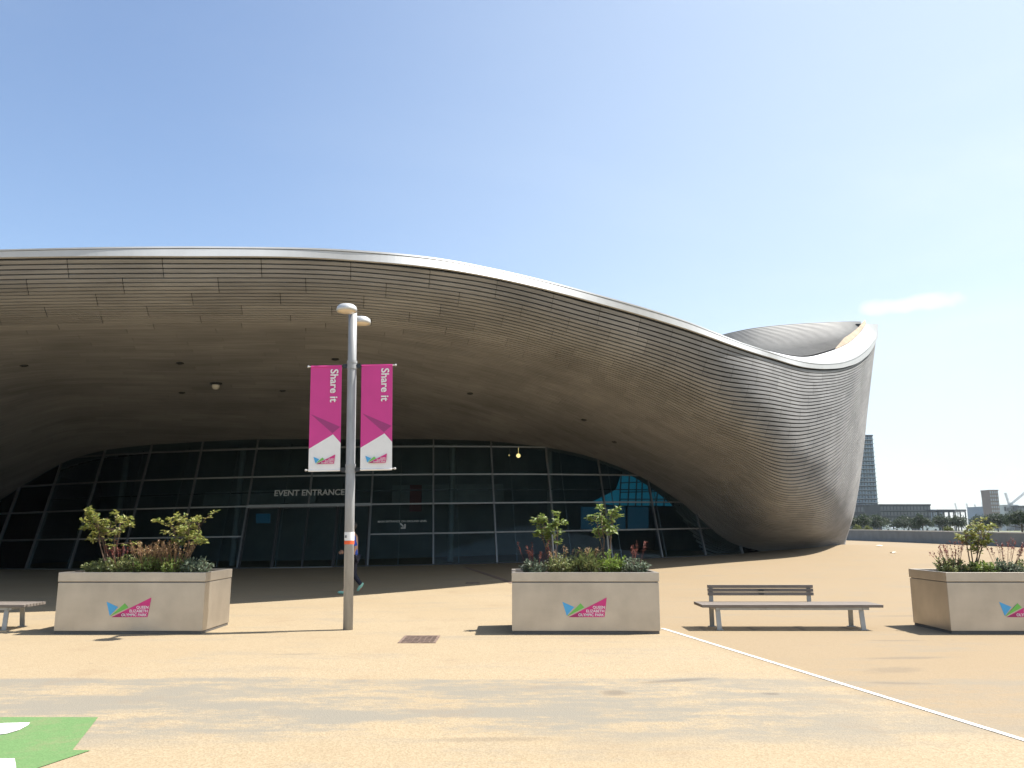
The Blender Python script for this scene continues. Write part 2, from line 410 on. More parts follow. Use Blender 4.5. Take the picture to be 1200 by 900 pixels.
M = dict(
    plaza=plaza_mat(), timber=timber_mat(), glass=glass_mat(), steel=steel_mat(),
    backing=mat('black_membrane', (0.02, 0.019, 0.018), 0.9),
    white_metal=mat('white_aluminium', (0.47, 0.48, 0.49), 0.5, 0.0, 0.05, 3.0),
    grey_metal=mat('grey_frame_metal', (0.17, 0.18, 0.19), 0.4, 0.6, 0.08),
    dark_metal=mat('dark_frame_metal', (0.03, 0.033, 0.036), 0.4, 0.3, 0.1),
    roof=mat('standing_seam_roof', (0.17, 0.168, 0.163), 0.55, 0.0, 0.1, 1.5),
    gutter=mat('brown_gutter_lining', (0.33, 0.25, 0.17), 0.8, 0, 0.25, 2.0),
    interior=mat('interior_dark', (0.14, 0.155, 0.165), 0.7, 0, 0.15, 1.0),
    interior_mid=mat('interior_grey', (0.20, 0.22, 0.23), 0.6, 0, 0.1, 2.0),
    red_int=mat('interior_red', (0.12, 0.02, 0.024), 0.6),
    blue_glow=emit_mat('blue_daylight_glow', (0.008, 0.14, 0.22), 0.22),  # emission stands in for daylight coming through the far side
    dim_glow=emit_mat('blue_dim_glow', (0.006, 0.05, 0.09), 0.16),  # faint glow added to panels that hold no lamp
    lamp_on=emit_mat('lit_lamp', (1.0, 0.66, 0.25), 1.1),
    sign=mat('sign_vinyl', (0.55, 0.57, 0.57), 0.5, 0, 0.04),
    sign_dim=mat('sign_vinyl_dim', (0.38, 0.40, 0.40), 0.5, 0, 0.04),
    soil=mat('planter_soil', (0.06, 0.042, 0.03), 0.95, 0, 0.35, 30, 0.6),
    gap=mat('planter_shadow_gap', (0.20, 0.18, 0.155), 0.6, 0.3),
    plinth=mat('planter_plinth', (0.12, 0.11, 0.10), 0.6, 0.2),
    magenta=mat('magenta_print', (0.60, 0.025, 0.20), 0.45, 0, 0.04),
    dkmagenta=mat('magenta_print_dark', (0.36, 0.018, 0.13), 0.45, 0, 0.04),
    blue=mat('blue_print', (0.07, 0.38, 0.72), 0.45, 0, 0.04),
    green=mat('green_print', (0.16, 0.50, 0.09), 0.45, 0, 0.04),
    white=mat('white_print', (0.80, 0.80, 0.80), 0.5, 0, 0.03),
    pink=mat('pink_banner_cloth', (0.60, 0.045, 0.27), 0.6, 0, 0.05, 3.0),
    purple=mat('purple_banner_print', (0.33, 0.035, 0.18), 0.6, 0, 0.05),
    pole=mat('galvanised_pole', (0.31, 0.315, 0.32), 0.5, 0.2, 0.12, 6.0, stretch=(3, 3, 0.6)),
    lamp=mat('silver_lamp_paint', (0.55, 0.55, 0.54), 0.35, 0.3, 0.06),
    lens=mat('lamp_lens', (0.75, 0.66, 0.5), 0.25, 0, 0.05),
    orange=mat('orange_tape', (0.80, 0.12, 0.03), 0.5),
    bench_wood=mat('grey_bench_timber', (0.17, 0.142, 0.12), 0.7, 0, 0.28, 3.0, 0.25, 0.12, stretch=(1.2, 30, 30)),
    bench_metal=mat('bench_metal', (0.34, 0.34, 0.33), 0.45, 0.6, 0.1),
    iron=mat('rusty_iron', (0.20, 0.14, 0.11), 0.75, 0.3, 0.4, 20, 0.3),
    paint=worn_paint('white_road_paint', (0.62, 0.62, 0.61), .8, 4.0),
    greenpaint=worn_paint('green_road_paint', (0.120, 0.215, 0.080), .55, 2.2),
    wall=mat('grey_parapet', (0.16, 0.18, 0.19), 0.75, 0, 0.12, 1.2),
    coping=mat('parapet_coping', (0.55, 0.54, 0.50), 0.7, 0, 0.15, 3.0),
    far_ground=mat('far_grass_and_gravel', (0.14, 0.15, 0.08), 0.95, 0, 0.4, 0.05),
    stem=mat('woody_stem', (0.12, 0.075, 0.05), 0.8, 0, 0.3, 20),
    bark=mat('tree_bark', (0.10, 0.08, 0.06), 0.9, 0, 0.3, 3),
    leaf_tree=leaf_mat('small_tree_leaves', [(0.121, 0.176, 0.033), (0.264, 0.286, 0.066), (0.363, 0.341, 0.110), (0.187, 0.242, 0.055)]),
    leaf_green=leaf_mat('green_leaves', [(0.115, 0.172, 0.034), (0.218, 0.287, 0.069), (0.161, 0.230, 0.046), (0.287, 0.322, 0.103)]),
    leaf_low=leaf_mat('low_shrub_leaves', [(0.090, 0.128, 0.045), (0.180, 0.225, 0.075), (0.285, 0.285, 0.105), (0.135, 0.180, 0.075)]),
    leaf_grey=leaf_mat('grey_green_leaves', [(0.090, 0.128, 0.083), (0.150, 0.195, 0.128), (0.225, 0.255, 0.165)]),
    leaf_lime=leaf_mat('lime_leaves', [(0.14, 0.24, 0.03), (0.24, 0.32, 0.06), (0.18, 0.27, 0.04)]),
    leaf_straw=leaf_mat('dry_seed_heads', [(0.28, 0.25, 0.10), (0.260, 0.156, 0.078), (0.390, 0.260, 0.143), (0.312, 0.169, 0.117), (0.429, 0.325, 0.156)]),
    leaf_red=leaf_mat('red_seed_heads', [(0.17, 0.045, 0.04), (0.25, 0.08, 0.06), (0.12, 0.05, 0.035)]),
    leaf_far=leaf_mat('far_tree_leaves', [(0.025, 0.042, 0.022), (0.045, 0.066, 0.032), (0.065, 0.088, 0.042)]),
    leaf_far2=leaf_mat('far_bush_leaves', [(0.13, 0.15, 0.04), (0.20, 0.21, 0.06), (0.10, 0.13, 0.04)]),
    tower_dark=mat('dark_tower_cladding', (0.045, 0.06, 0.08), 0.5, 0.1, 0.12, 0.1),
    tower_glass=mat('tower_glass', (0.16, 0.22, 0.27), 0.15, 0.2, 0.25, 0.3),
    tower_pale=mat('tower_slab_edge', (0.34, 0.38, 0.40), 0.6, 0, 0.1, 0.2),
    block_dark=mat('dark_block_cladding', (0.04, 0.048, 0.056), 0.7, 0, 0.15, 0.1),
    block_mid=mat('grey_block_panel', (0.13, 0.145, 0.155), 0.7, 0, 0.15, 0.1),
    block_white=mat('white_block_panel', (0.58, 0.59, 0.58), 0.7, 0, 0.08, 0.1),
    block_blue=mat('blue_grey_block', (0.17, 0.23, 0.32), 0.5, 0.1, 0.1, 0.1),
    ochre=mat('ochre_tower_cladding', (0.20, 0.145, 0.125), 0.7, 0, 0.15, 0.15),
    crane=mat('crane_steel', (0.42, 0.44, 0.46), 0.5, 0.3, 0.1),
    van=mat('white_van_paint', (0.75, 0.76, 0.77), 0.3, 0, 0.03),
    pit=mat('drain_silt', (0.045, 0.033, 0.026), 0.9),
    tyre=mat('black_rubber', (0.015, 0.015, 0.016), 0.8),
    carglass=mat('car_glass', (0.03, 0.035, 0.04), 0.1),
    canvas=mat('white_canvas', (0.78, 0.78, 0.76), 0.7, 0, 0.05),
    skin=mat('skin', (0.42, 0.24, 0.16), 0.5, 0, 0.05),
    shirt=mat('blue_shirt', (0.02, 0.08, 0.42), 0.8, 0, 0.1),
    shorts=mat('navy_leggings', (0.012, 0.014, 0.03), 0.8, 0, 0.1),
    hair=mat('dark_hair', (0.02, 0.014, 0.01), 0.6),
    shoe=mat('pale_green_trainer', (0.30, 0.62, 0.50), 0.5, 0, 0.1),
    bluecap=mat('blue_plastic', (0.03, 0.05, 0.10), 0.3),
    paper=mat('white_paper', (0.78, 0.77, 0.74), 0.8),
    dome=mat('frosted_dome', (0.55, 0.54, 0.50), 0.2, 0, 0.05),
)

# ------------------------------------------------------------------ splines
def spline_tangents(t, P):
    n = len(t); T = np.zeros_like(P)
    for i in range(n):
        if i == 0: T[i] = (P[1] - P[0]) / (t[1] - t[0])
        elif i == n - 1: T[i] = (P[-1] - P[-2]) / (t[-1] - t[-2])
        else:
            d0 = (P[i] - P[i - 1]) / (t[i] - t[i - 1]); d1 = (P[i + 1] - P[i]) / (t[i + 1] - t[i])
            w0 = t[i + 1] - t[i]; w1 = t[i] - t[i - 1]
            T[i] = (d0 * w0 + d1 * w1) / (w0 + w1)
    return T

def spline(t, P, q):
    t = np.asarray(t, float); P = np.asarray(P, float); q = np.asarray(q, float)
    T = spline_tangents(t, P)
    i = np.clip(np.searchsorted(t, q, side='right') - 1, 0, len(t) - 2)
    h = t[i + 1] - t[i]; s = (q - t[i]) / h
    e = lambda a: a.reshape(a.shape + (1,) * (P.ndim - 1))
    s_, h_ = e(s), e(h)
    return ((2 * s_**3 - 3 * s_**2 + 1) * P[i] + (s_**3 - 2 * s_**2 + s_) * h_ * T[i]
            + (-2 * s_**3 + 3 * s_**2) * P[i + 1] + (s_**3 - s_**2) * h_ * T[i + 1])

# ------------------------------------------------------------------ the ground
def wall_x(y):
    return 24.5 + 9.8 * (1 - math.exp(-max(0.0, y - 24) / 22.0)) if y > 24 else 24.5 - (24 - y) * 0.12

def build_ground():
    ys = list(np.concatenate([np.linspace(-40, 10, 30), np.linspace(11, 52, 90), np.linspace(53, 120, 50)]))
    ns = 130
    vs, fs = [], []
    for y in ys:
        xr = wall_x(y) + 0.05
        for k in range(ns + 1):
            x = -130 + (xr + 130) * (1 - (1 - k / ns) ** 1.7)
            vs.append((x, y, ground_z(x, y)))
    w = ns + 1
    for j in range(len(ys) - 1):
        for k in range(ns):
            a = j * w + k
            fs.append((a, a + 1, a + w + 1, a + w))
    o = pyobj('plaza', vs, fs, M['plaza'], smooth=True)
    tag(o, 'tan resin gravel plaza with grey wheel stains', 'ground', kind='structure')
    vs, fs = [], []
    gx = [-3000, -800, -300, -150, 0, 60, 150, 300, 600, 1200, 3000]
    gy = [-400, 0, 100, 200, 400, 800, 1500, 3000, 6000]
    for y in gy:
        for x in gx: vs.append((x, y, -2.6))
    for j in range(len(gy) - 1):
        for k in range(len(gx) - 1):
            a = j * len(gx) + k
            fs.append((a, a + 1, a + len(gx) + 1, a + len(gx)))
    o = pyobj('ground', vs, fs, M['far_ground'])
    tag(o, 'low ground beyond the parapet reaching the horizon', 'ground', kind='structure')

def sheet(name, pix, m, lift=0.005, kind='structure', label=None, sub=None):
    vs = []
    for px, py in pix:
        p = ground_at(px, py); p.z += lift; vs.append(p)
    o = pyobj(name, vs, [tuple(range(len(vs)))], m)
    tag(o, label, None, kind=kind)
    return o

def build_markings():
    a = ground_at(776, 736.5); b = ground_at(1203, 868.5)
    d = (b - a); d.z = 0; n = Vector((-d.y, d.x, 0)).normalized() * 0.033
    b = a + d * 1.9
    bm = bmesh.new()
    K = 40; prev = None
    for i in range(K + 1):
        p = a.lerp(b, i / K); q = [bm.verts.new((p.x + s * n.x, p.y + s * n.y, ground_z(p.x, p.y) + 0.005)) for s in (-1, 1)]
        if prev: bm.faces.new((prev[0], q[0], q[1], prev[1]))
        prev = q
    tag(obj('painted_line', bm, M['paint']), 'straight white line painted across the plaza', 'marking', kind='structure')
    bm = bmesh.new()
    def poly(pix, lift):
        v = []
        for px, py in pix:
            p = ground_at(px, py); v.append(bm.verts.new((p.x, p.y, p.z + lift)))
        bm.faces.new(v)
    poly([(-160, 841), (115, 841), (85, 879.5), (106, 880), (40, 902), (-60, 940), (-260, 940)], 0.005)
    tag(obj('green_marking', bm, M['greenpaint']), 'green painted bay marking at the lower left', 'marking', kind='structure')
    bm = bmesh.new()
    arc_o = [(-60, 858), (-25, 852), (5, 848.7), (35, 848)]
    arc_i = [(33, 851), (22, 857), (8, 861), (-15, 864), (-60, 868)]
    poly(arc_o + arc_i, 0.010)
    poly([(-120, 890), (17, 890.5), (19, 902), (-120, 905)], 0.010)
    tag(obj('white_symbol', bm, M['paint']), 'white curved symbol painted on the green marking', 'marking', kind='structure')

# ------------------------------------------------------------------ the swimming hall
# columns of the soffit from rim (row 0) to glass or ground (row 6): photo pixel + distance
COLS = [
    [(-420, 318, 15.2), (-400, 360, 15.9), (-370, 400, 17.2), (-330, 435, 19.2), (-270, 480, 22.5), (-190, 548, 28.0), (-110, 625, 37.0)],
    [(-160, 307, 15.6), (-148, 347, 16.2), (-128, 385, 17.4), (-102, 414, 19.4), (-60, 450, 22.7), (-8, 505, 28.3), (14, 574, 38.7)],
    [(0, 303, 16.1), (6, 343, 16.7), (18, 379, 17.9), (32, 405, 19.9), (50, 436, 23.2), (75, 480, 28.9), (92, 538, 38.3)],
    [(200, 301.5, 16.7), (204, 340, 17.3), (211, 376, 18.5), (218, 402, 20.5), (226, 431, 23.6), (236, 472, 28.9), (246, 521, 36.6)],
    [(400, 305, 17.8), (400, 341, 18.4), (400, 376, 19.6), (400, 401, 21.6), (401, 430, 24.5), (403, 470, 29.2), (405, 516, 35.6)],
    [(545, 320, 19.2), (541, 352, 19.8), (536, 385, 21), (528, 412, 22.8), (520, 440, 25.5), (510, 475, 29.8), (500, 515, 35.8)],
    [(700, 356, 22.5), (694, 384, 23), (685, 412, 24), (673, 438, 25.8), (656, 463, 28.2), (634, 490, 31.6), (606, 518.5, 36.3)],
    [(800, 385, 26), (793, 412, 26.4), (783, 440, 27.2), (770, 466, 28.7), (752, 492, 30.8), (727, 516, 33.6), (695, 533.5, 37.2)],
    [(900, 419, 31), (896, 448, 30.5), (890, 478, 30.4), (880, 508, 31), (864, 537, 32.8), (838, 563, 35.7), (797, 584, 39)],
    [(948, 431.5, 34.5), (947, 468, 33.9), (943, 505, 33.5), (936, 542, 33.6), (922, 580, 34.6), (895, 615, 37.4), (853, 645, 41.5)],
    [(970, 432.5, 36.5), (970, 470, 35.7), (967, 508, 35.2), (962, 547, 35.2), (951, 585, 35.9), (930, 620, 38.3), (903, 645.5, 42)],
    [(990, 430, 38.8), (989, 468, 37.9), (986, 507, 37.3), (981, 547, 37.2), (974, 585, 37.6), (961, 620, 39.4), (947, 645, 42.8)],
    [(1010, 421, 41.8), (1007, 460, 40.8), (1002, 500, 40.1), (998, 540, 39.9), (992, 578, 40.1), (985, 613, 41.5), (974, 641, 44)],
    [(1020, 410.5, 43.8), (1016, 450, 42.8), (1011, 491, 42.2), (1007, 532, 42), (1001.5, 571, 42.2), (995, 607, 43.3), (985, 639, 45.3)],
    [(1027, 396, 46), (1021.5, 441, 45), (1016.5, 485, 44.5), (1012.5, 525, 44.4), (1007.5, 565, 44.6), (1001, 602, 45.4), (991, 636.5, 46.8)],
    [(1020, 386, 49), (1015, 432, 49), (1010, 476, 49), (1005, 518, 49), (1000, 560, 49), (994, 598, 49.2), (985, 635, 49.6)],
    [(1007, 381, 53), (1002, 428, 53), (997, 472, 53), (992, 516, 53), (987, 558, 53), (982, 597, 53), (976, 634, 53)],
]
GROUND_FROM = 9            # columns from this one end on the ground, the earlier ones on the glass

def build_table():
    nc = len(COLS)
    P = np.zeros((nc, 8, 3))
    for i, c in enumerate(COLS):
        for j, (x, y, d) in enumerate(c):
            P[i, j] = at(x, y, d)
        dlast = P[i, 6] - P[i, 5]
        dl = dlast / np.linalg.norm(dlast)
        if i >= GROUND_FROM or i == 0:
            dl = dl * 0.5 + np.array([0, 0, -1.0]); dl /= np.linalg.norm(dl)
            P[i, 7] = P[i, 6] + dl * 1.3
        else:
            P[i, 7] = P[i, 6] + dl * 1.2
    t = np.concatenate([[0], np.cumsum(np.linalg.norm(np.diff(P[:, 0], axis=0), axis=1))])
    nu = 420
    U = np.linspace(0, t[-1], nu)
    A = spline(t, P, U)                                   # nu,8,3
    # smooth along U a little so that panel bands run fair
    for _ in range(6):
        A[1:-1] = 0.25 * A[:-2] + 0.5 * A[1:-1] + 0.25 * A[2:]
    # dense down each column
    tv = np.array([0, 1, 2, 3, 4, 5, 6, 7.0])
    nv = 260
    V = np.linspace(0, 7, nv)
    B = spline(tv, A.transpose(1, 0, 2), V).transpose(1, 0, 2)    # nu,nv,3
    arc = np.concatenate([np.zeros((nu, 1)), np.cumsum(np.linalg.norm(np.diff(B, axis=1), axis=2), axis=1)], axis=1)
    dU = np.gradient(B, axis=0); dV = np.gradient(B, axis=1)
    Nn = np.cross(dU, dV); Nn /= np.maximum(1e-9, np.linalg.norm(Nn, axis=2, keepdims=True))
    # outward = towards the viewer/below
    if np.mean(Nn[:250, 40, 1]) > 0: Nn = -Nn
    return t, U, B, arc, Nn

T_KNOT, U_ARR, B_TAB, ARC, N_TAB = build_table()
NU = len(U_ARR)

_rpx, _ = proj(B_TAB[:, 0])
_past = np.arange(NU) > int(np.argmax(_rpx))
FAN = np.where(_past, 1.5, 1.0 + 0.5 * np.clip((_rpx - 420) / 480.0, 0, 1) ** 1.0)      # boards fan out towards the foot
for _ in range(30): FAN[1:-1] = .25 * FAN[:-2] + .5 * FAN[1:-1] + .25 * FAN[2:]

def iso(a_in, grid):
    """positions and normals along the line that lies a metres below the rim; NaN past the end"""
    pos = np.full((NU, 3), np.nan); nor = np.full((NU, 3), np.nan)
    for i in range(NU):
        a = a_in * FAN[i]
        if a <= ARC[i, -1]:
            k = np.searchsorted(ARC[i], a, side='right') - 1
            k = min(max(k, 0), ARC.shape[1] - 2)
            f = (a - ARC[i, k]) / max(1e-9, ARC[i, k + 1] - ARC[i, k])
            pos[i] = B_TAB[i, k] * (1 - f) + B_TAB[i, k + 1] * f
            nor[i] = N_TAB[i, k] * (1 - f) + N_TAB[i, k + 1] * f
    return pos, nor

PITCH_S = 0.114
GAP = 0.033
def build_cladding(parent):
    amax = ARC.max()
    nsl = int(amax / PITCH_S)
    verts, faces, tints, uvs = [], [], [], []
    band_n = 4
    r = random.Random(3)
    joints = None
    for k in range(nsl):
        a0 = k * PITCH_S + 0.06; a1 = a0 + PITCH_S - GAP
        p0, n0 = iso(a0, None); p1, n1 = iso(a1, None)
        jg = 0.007 if a0 < 3.0 else 0.003
        ok = ~np.isnan(p1[:, 0])
        if not ok.any(): break
        idx = np.where(ok)[0]
        # arclength along this line
        S = np.zeros(NU)
        d = np.linalg.norm(np.diff(np.where(np.isnan(p0), 0, p0), axis=0), axis=1)
        d[~(ok[1:] & ok[:-1])] = 0
        S[1:] = np.cumsum(d)
        b = k // band_n
        if k % band_n == 0:
            L = ( (T_KNOT[-1]) + 4)
            joints = []; s = (b % 2) * 1.0 + b * .12 + r.uniform(-.15, .15)
            while s < L:
                joints.append(s); s += r.choice([1.9, 1.95, 2.0, 2.05])
            # measured on the rim parameter, so that joints of a panel line up
            tn = [r.random() for _ in range(len(joints) + 1)]
        # runs of valid samples
        runs = np.split(idx, np.where(np.diff(idx) > 1)[0] + 1)
        edges = [0.0] + joints + [1e9]
        for run in runs:
            if len(run) < 2: continue
            Ur = U_ARR[run]
            for e in range(len(edges) - 1):
                lo = max(edges[e] + jg, Ur[0]); hi = min(edges[e + 1] - jg, Ur[-1])
                if hi - lo < 0.05: continue
                q = np.concatenate([[lo], Ur[(Ur > lo + 0.05) & (Ur < hi - 0.05)][::2], [hi]])
                sec = []
                for arr in (p0, p1, n0, n1):
                    sec.append(np.stack([np.interp(q, Ur, arr[run, c]) for c in range(3)], axis=1))
                sq = np.interp(q, Ur, S[run])
                P0, P1, Q0, Q1 = sec
                base = len(verts)
                tint = 0.3 + 0.4 * tn[e] + r.uniform(-0.12, 0.12)
                rows = [P0 - Q0 * 0.055, P0, P1, P1 - Q1 * 0.055]
                nq = len(q)
                for R_ in rows: verts.extend(map(tuple, R_))
                for j in range(3):
                    for i in range(nq - 1):
                        faces.append((base + j * nq + i, base + (j + 1) * nq + i, base + (j + 1) * nq + i + 1, base + j * nq + i + 1))
                        tints.append(tint)
                        av = (a0 - .05, a0, a1, a1 + .05)
                        uvs.extend([(sq[i], av[j]), (sq[i], av[j + 1]), (sq[i + 1], av[j + 1]), (sq[i + 1], av[j])])
    me = bpy.data.meshes.new('timber_cladding')
    me.from_pydata(verts, [], faces)
    at_ = me.attributes.new('tint', 'FLOAT', 'FACE'); at_.data.foreach_set('value', np.array(tints, dtype=np.float32))
    uvl = me.uv_layers.new(name='UVMap'); uvl.data.foreach_set('uv', np.array(uvs, dtype=np.float32).ravel())
    me.update()
    link_mesh('timber_cladding', me, M['timber'], parent)
    # dark membrane behind the slats
    st_u, st_v = 3, 5
    I = list(range(0, NU, st_u)); J = list(range(0, B_TAB.shape[1], st_v))
    vs = [tuple(B_TAB[i, j] - N_TAB[i, j] * 0.075) for i in I for j in J]
    fs = []
    for a in range(len(I) - 1):
        for b in range(len(J) - 1):
            q = a * len(J) + b
            fs.append((q, q + 1, q + len(J) + 1, q + len(J)))
    pyobj('membrane', vs, fs, M['backing'], parent, smooth=True)

# top edge of the white fascia (photo pixels), and inner edge of its ledge
FTOP = [(-420, 308), (-160, 298), (0, 294), (130, 291), (270, 290.5), (400, 293.5), (500, 302), (600, 321), (700, 346.3), (800, 376), (860, 399.5), (900, 412.5),
        (924, 420), (948, 425), (970, 426), (990, 423), (1010, 412.5), (1020, 402), (1026, 389), (1027, 380)]
INNER = [(-420, 306, .4), (-160, 296.5, .4), (0, 292.5, .4), (200, 289.8, .4), (400, 292.8, .4), (545, 308.5, .4), (700, 345.6, .4), (800, 375.5, .4), (900, 411, .5),
         (948, 418, .9), (970, 412.5, 1.2), (990, 404.5, 1.5), (1006, 392, 1.6), (1012, 384, 1.6), (1015, 379.5, 1.8)]
RIDGE = [(-300, 440, 70), (-80, 430, 72), (120, 425, 72), (300, 425, 70), (480, 425, 66), (620, 425, 60), (740, 420, 52), (800, 408, 47), (856, 390.5, 45),
         (900, 383.0, 45.5), (935, 380, 46.8), (970, 378.2, 48), (992, 377.4, 49), (1002, 377.3, 49.7), (1009, 377.5, 50.3)]

def rim_depth_at(px):
    xs = [c[0][0] for c in COLS[:15]]; ds = [c[0][2] for c in COLS[:15]]
    return float(np.interp(px, xs, ds))

def build_roof(parent):
    # fascia
    top = np.array([at(x, y, rim_depth_at(x)) for x, y in FTOP])
    tk = np.concatenate([[0], np.cumsum(np.linalg.norm(np.diff(top, axis=0), axis=1))])
    Q = np.linspace(0, tk[-1], 300)
    top = spline(tk, top, Q)
    px, _ = proj(top)
    bot_k = np.array([at(*c[0]) for c in COLS[:15]])
    # bottom: match by rim pixel
    bx = np.array([c[0][0] for c in COLS[:15]], float)
    bot = spline(bx, bot_k, np.clip(px, bx[0], bx[-1]))
    inn_k = np.array([at(x, y, rim_depth_at(min(x, 1027)) + dd) for x, y, dd in INNER])
    s_in = np.concatenate([[0], np.cumsum(np.linalg.norm(np.diff(inn_k, axis=0), axis=1))])
    # inner edge paired by fraction of the top edge at matching key pixels
    keypx = np.array([-420, -160, 0, 200, 400, 545, 700, 800, 900, 948, 970, 990, 1010, 1020, 1027.0])
    key_s = np.array([Q[np.argmin(np.abs(px - k))] for k in keypx]); key_s[-1] = Q[-1]
    inn = spline(key_s, inn_k, Q)
    tang = np.gradient(top, axis=0); out = np.stack([tang[:, 1], -tang[:, 0], np.zeros(len(Q))], axis=1)
    out /= np.linalg.norm(out, axis=1, keepdims=True)
    rows = [bot - out * 0.02, bot + out * 0.08, bot * .25 + top * .75 + out * 0.08, bot * .25 + top * .75 + out * 0.05,
            bot * .17 + top * .83 + out * 0.05, bot * .17 + top * .83 + out * 0.09, top + out * 0.09, inn]
    vs, fs = [], []
    n = len(Q)
    for R_ in rows: vs.extend(map(tuple, R_))
    for j in range(len(rows) - 1):
        for i in range(n - 1):
            fs.append((j * n + i, j * n + i + 1, (j + 1) * n + i + 1, (j + 1) * n + i))
    pyobj('fascia', vs, fs, M['white_metal'], parent)
    # fascia panel joints
    # upper roof
    rid = spline(key_s, np.array([at(*p) for p in RIDGE]), Q)
    vs, fs = [], []
    inpx, inpy = proj(inn); 
    K = 52
    vis = np.clip((px - 850) / 60.0, 0, 1)
    lip = np.clip((inpx - 975) / 20.0, 0, 1)[:, None]
    start = inn + (rid - inn) * 0.03 + np.array([0, 0, 0.0]) 
    bm = bmesh.new()
    grid = []
    for k in range(K + 1):
        f = k / K
        row = start * (1 - f) + rid * f
        sag = (f * (1 - f) * 4) * (-0.8)
        row = row + np.array([0, 0, 1.0]) * sag * vis[:, None]
        grid.append(row)
    # seams: every row edge raised a little
    vs = []; 
    for k in range(K):
        a, b = grid[k], grid[k + 1]
        up = np.array([0, 0, 0.045])
        b2 = a * 0.16 + b * 0.84
        base = len(vs)
        for R_ in (a + up * 0, b2, b2 + up * 0.9, b + up * 0.9, b):
            vs.extend(map(tuple, R_))
        for j in range(4):
            for i in range(n - 1):
                fs.append((base + j * n + i, base + j * n + i + 1, base + (j + 1) * n + i + 1, base + (j + 1) * n + i))
    bm.free()
    pyobj('roof', vs, fs, M['roof'], parent)
    # brown lined gutter along the inner edge of the raised tip
    sel = [i for i in range(n) if inpx[i] > 978]
    vs, fs = [], []
    for i in sel:
        tv = (rid[i] - inn[i]); tv /= np.linalg.norm(tv)
        w = min(1.0, (inpx[i] - 978) / 14) * 0.75
        vs.append(tuple(inn[i] + np.array([0, 0, 0.02]))); vs.append(tuple(inn[i] + tv * w + np.array([0, 0, 0.30 * w + 0.02])))
    for k in range(len(sel) - 1):
        fs.append((2 * k, 2 * k + 1, 2 * k + 3, 2 * k + 2))
    pyobj('gutter_lining', vs, fs, M['gutter'], parent)
    p = at(1010, 382, 49.3)
    bm = bmesh.new(); box(bm, p.x - .35, p.x + .25, p.y, p.y + .5, p.z - .25, p.z + .16, 0.02)
    obj('access_box', bm, M['dark_metal'], parent)
    p = at(985.5, 411, 40.3)
    bm = bmesh.new(); tube(bm, [p - Vector((0, 0, .15)), p + Vector((0, 0, .12))], 0.06)
    obj('gutter_outlet', bm, M['dark_metal'], parent)
    # rear of the hall: a wall below the far edge of the roof
    vs, fs = [], []
    for i in range(0, n, 3):
        f = ss(0.75, 1.0, i / (n - 1))
        end = B_TAB[-1, -1]
        vs.append(tuple(rid[i])); vs.append((rid[i][0] + (end[0] - rid[-1][0]) * f, rid[i][1] + (end[1] - rid[-1][1]) * f, -0.5))
    for j in range(0, B_TAB.shape[1], 8):               # meet the end of the timber skin
        pass
    vs.append(tuple(B_TAB[-1, 0])); vs.append(tuple(B_TAB[-1, -1]))
    for k in range(len(vs) // 2 - 1):
        fs.append((2 * k, 2 * k + 1, 2 * k + 3, 2 * k + 2))
    pyobj('rear_wall', vs, fs, M['interior'], parent)
    # left end closed
    vs = [tuple(inn[0]), tuple(rid[0]), (rid[0][0], rid[0][1], -0.5), (inn[0][0], rid[0][1], -0.5), (B_TAB[0, -1][0], B_TAB[0, -1][1], -0.5)]
    pyobj('end_wall', vs, [(0, 1, 2, 3, 4)], M['interior'], parent)
    return inn, rid

# conical glass front
GR, GXC, GTA, GT0, GDT = 32.308, -8.358, 0.2546, -0.42798, 0.083636
GYC = 34 + GR
ROWS_H = [0.0, 1.30, 2.56, 3.83, 5.09, 6.3]
def gpt(k, h, off=0.0):
    """point on the glass front: mullion index k (may be fractional), height h above its foot; off = metres outwards"""
    th = GT0 + k * GDT
    r = GR - h * GTA + off
    x0 = GXC + GR * math.sin(th)
    zb = 0.126 + 0.0165 * (x0 + 3.3)
    return Vector((GXC + r * math.sin(th), GYC - r * math.cos(th), zb + h))

def soffit_py(px):
    """row of the photo where the soffit meets the glass"""
    xs = [c[6][0] for c in COLS[1:11]]; ys = [c[6][1] for c in COLS[1:11]]
    return float(np.interp(px, xs, ys))

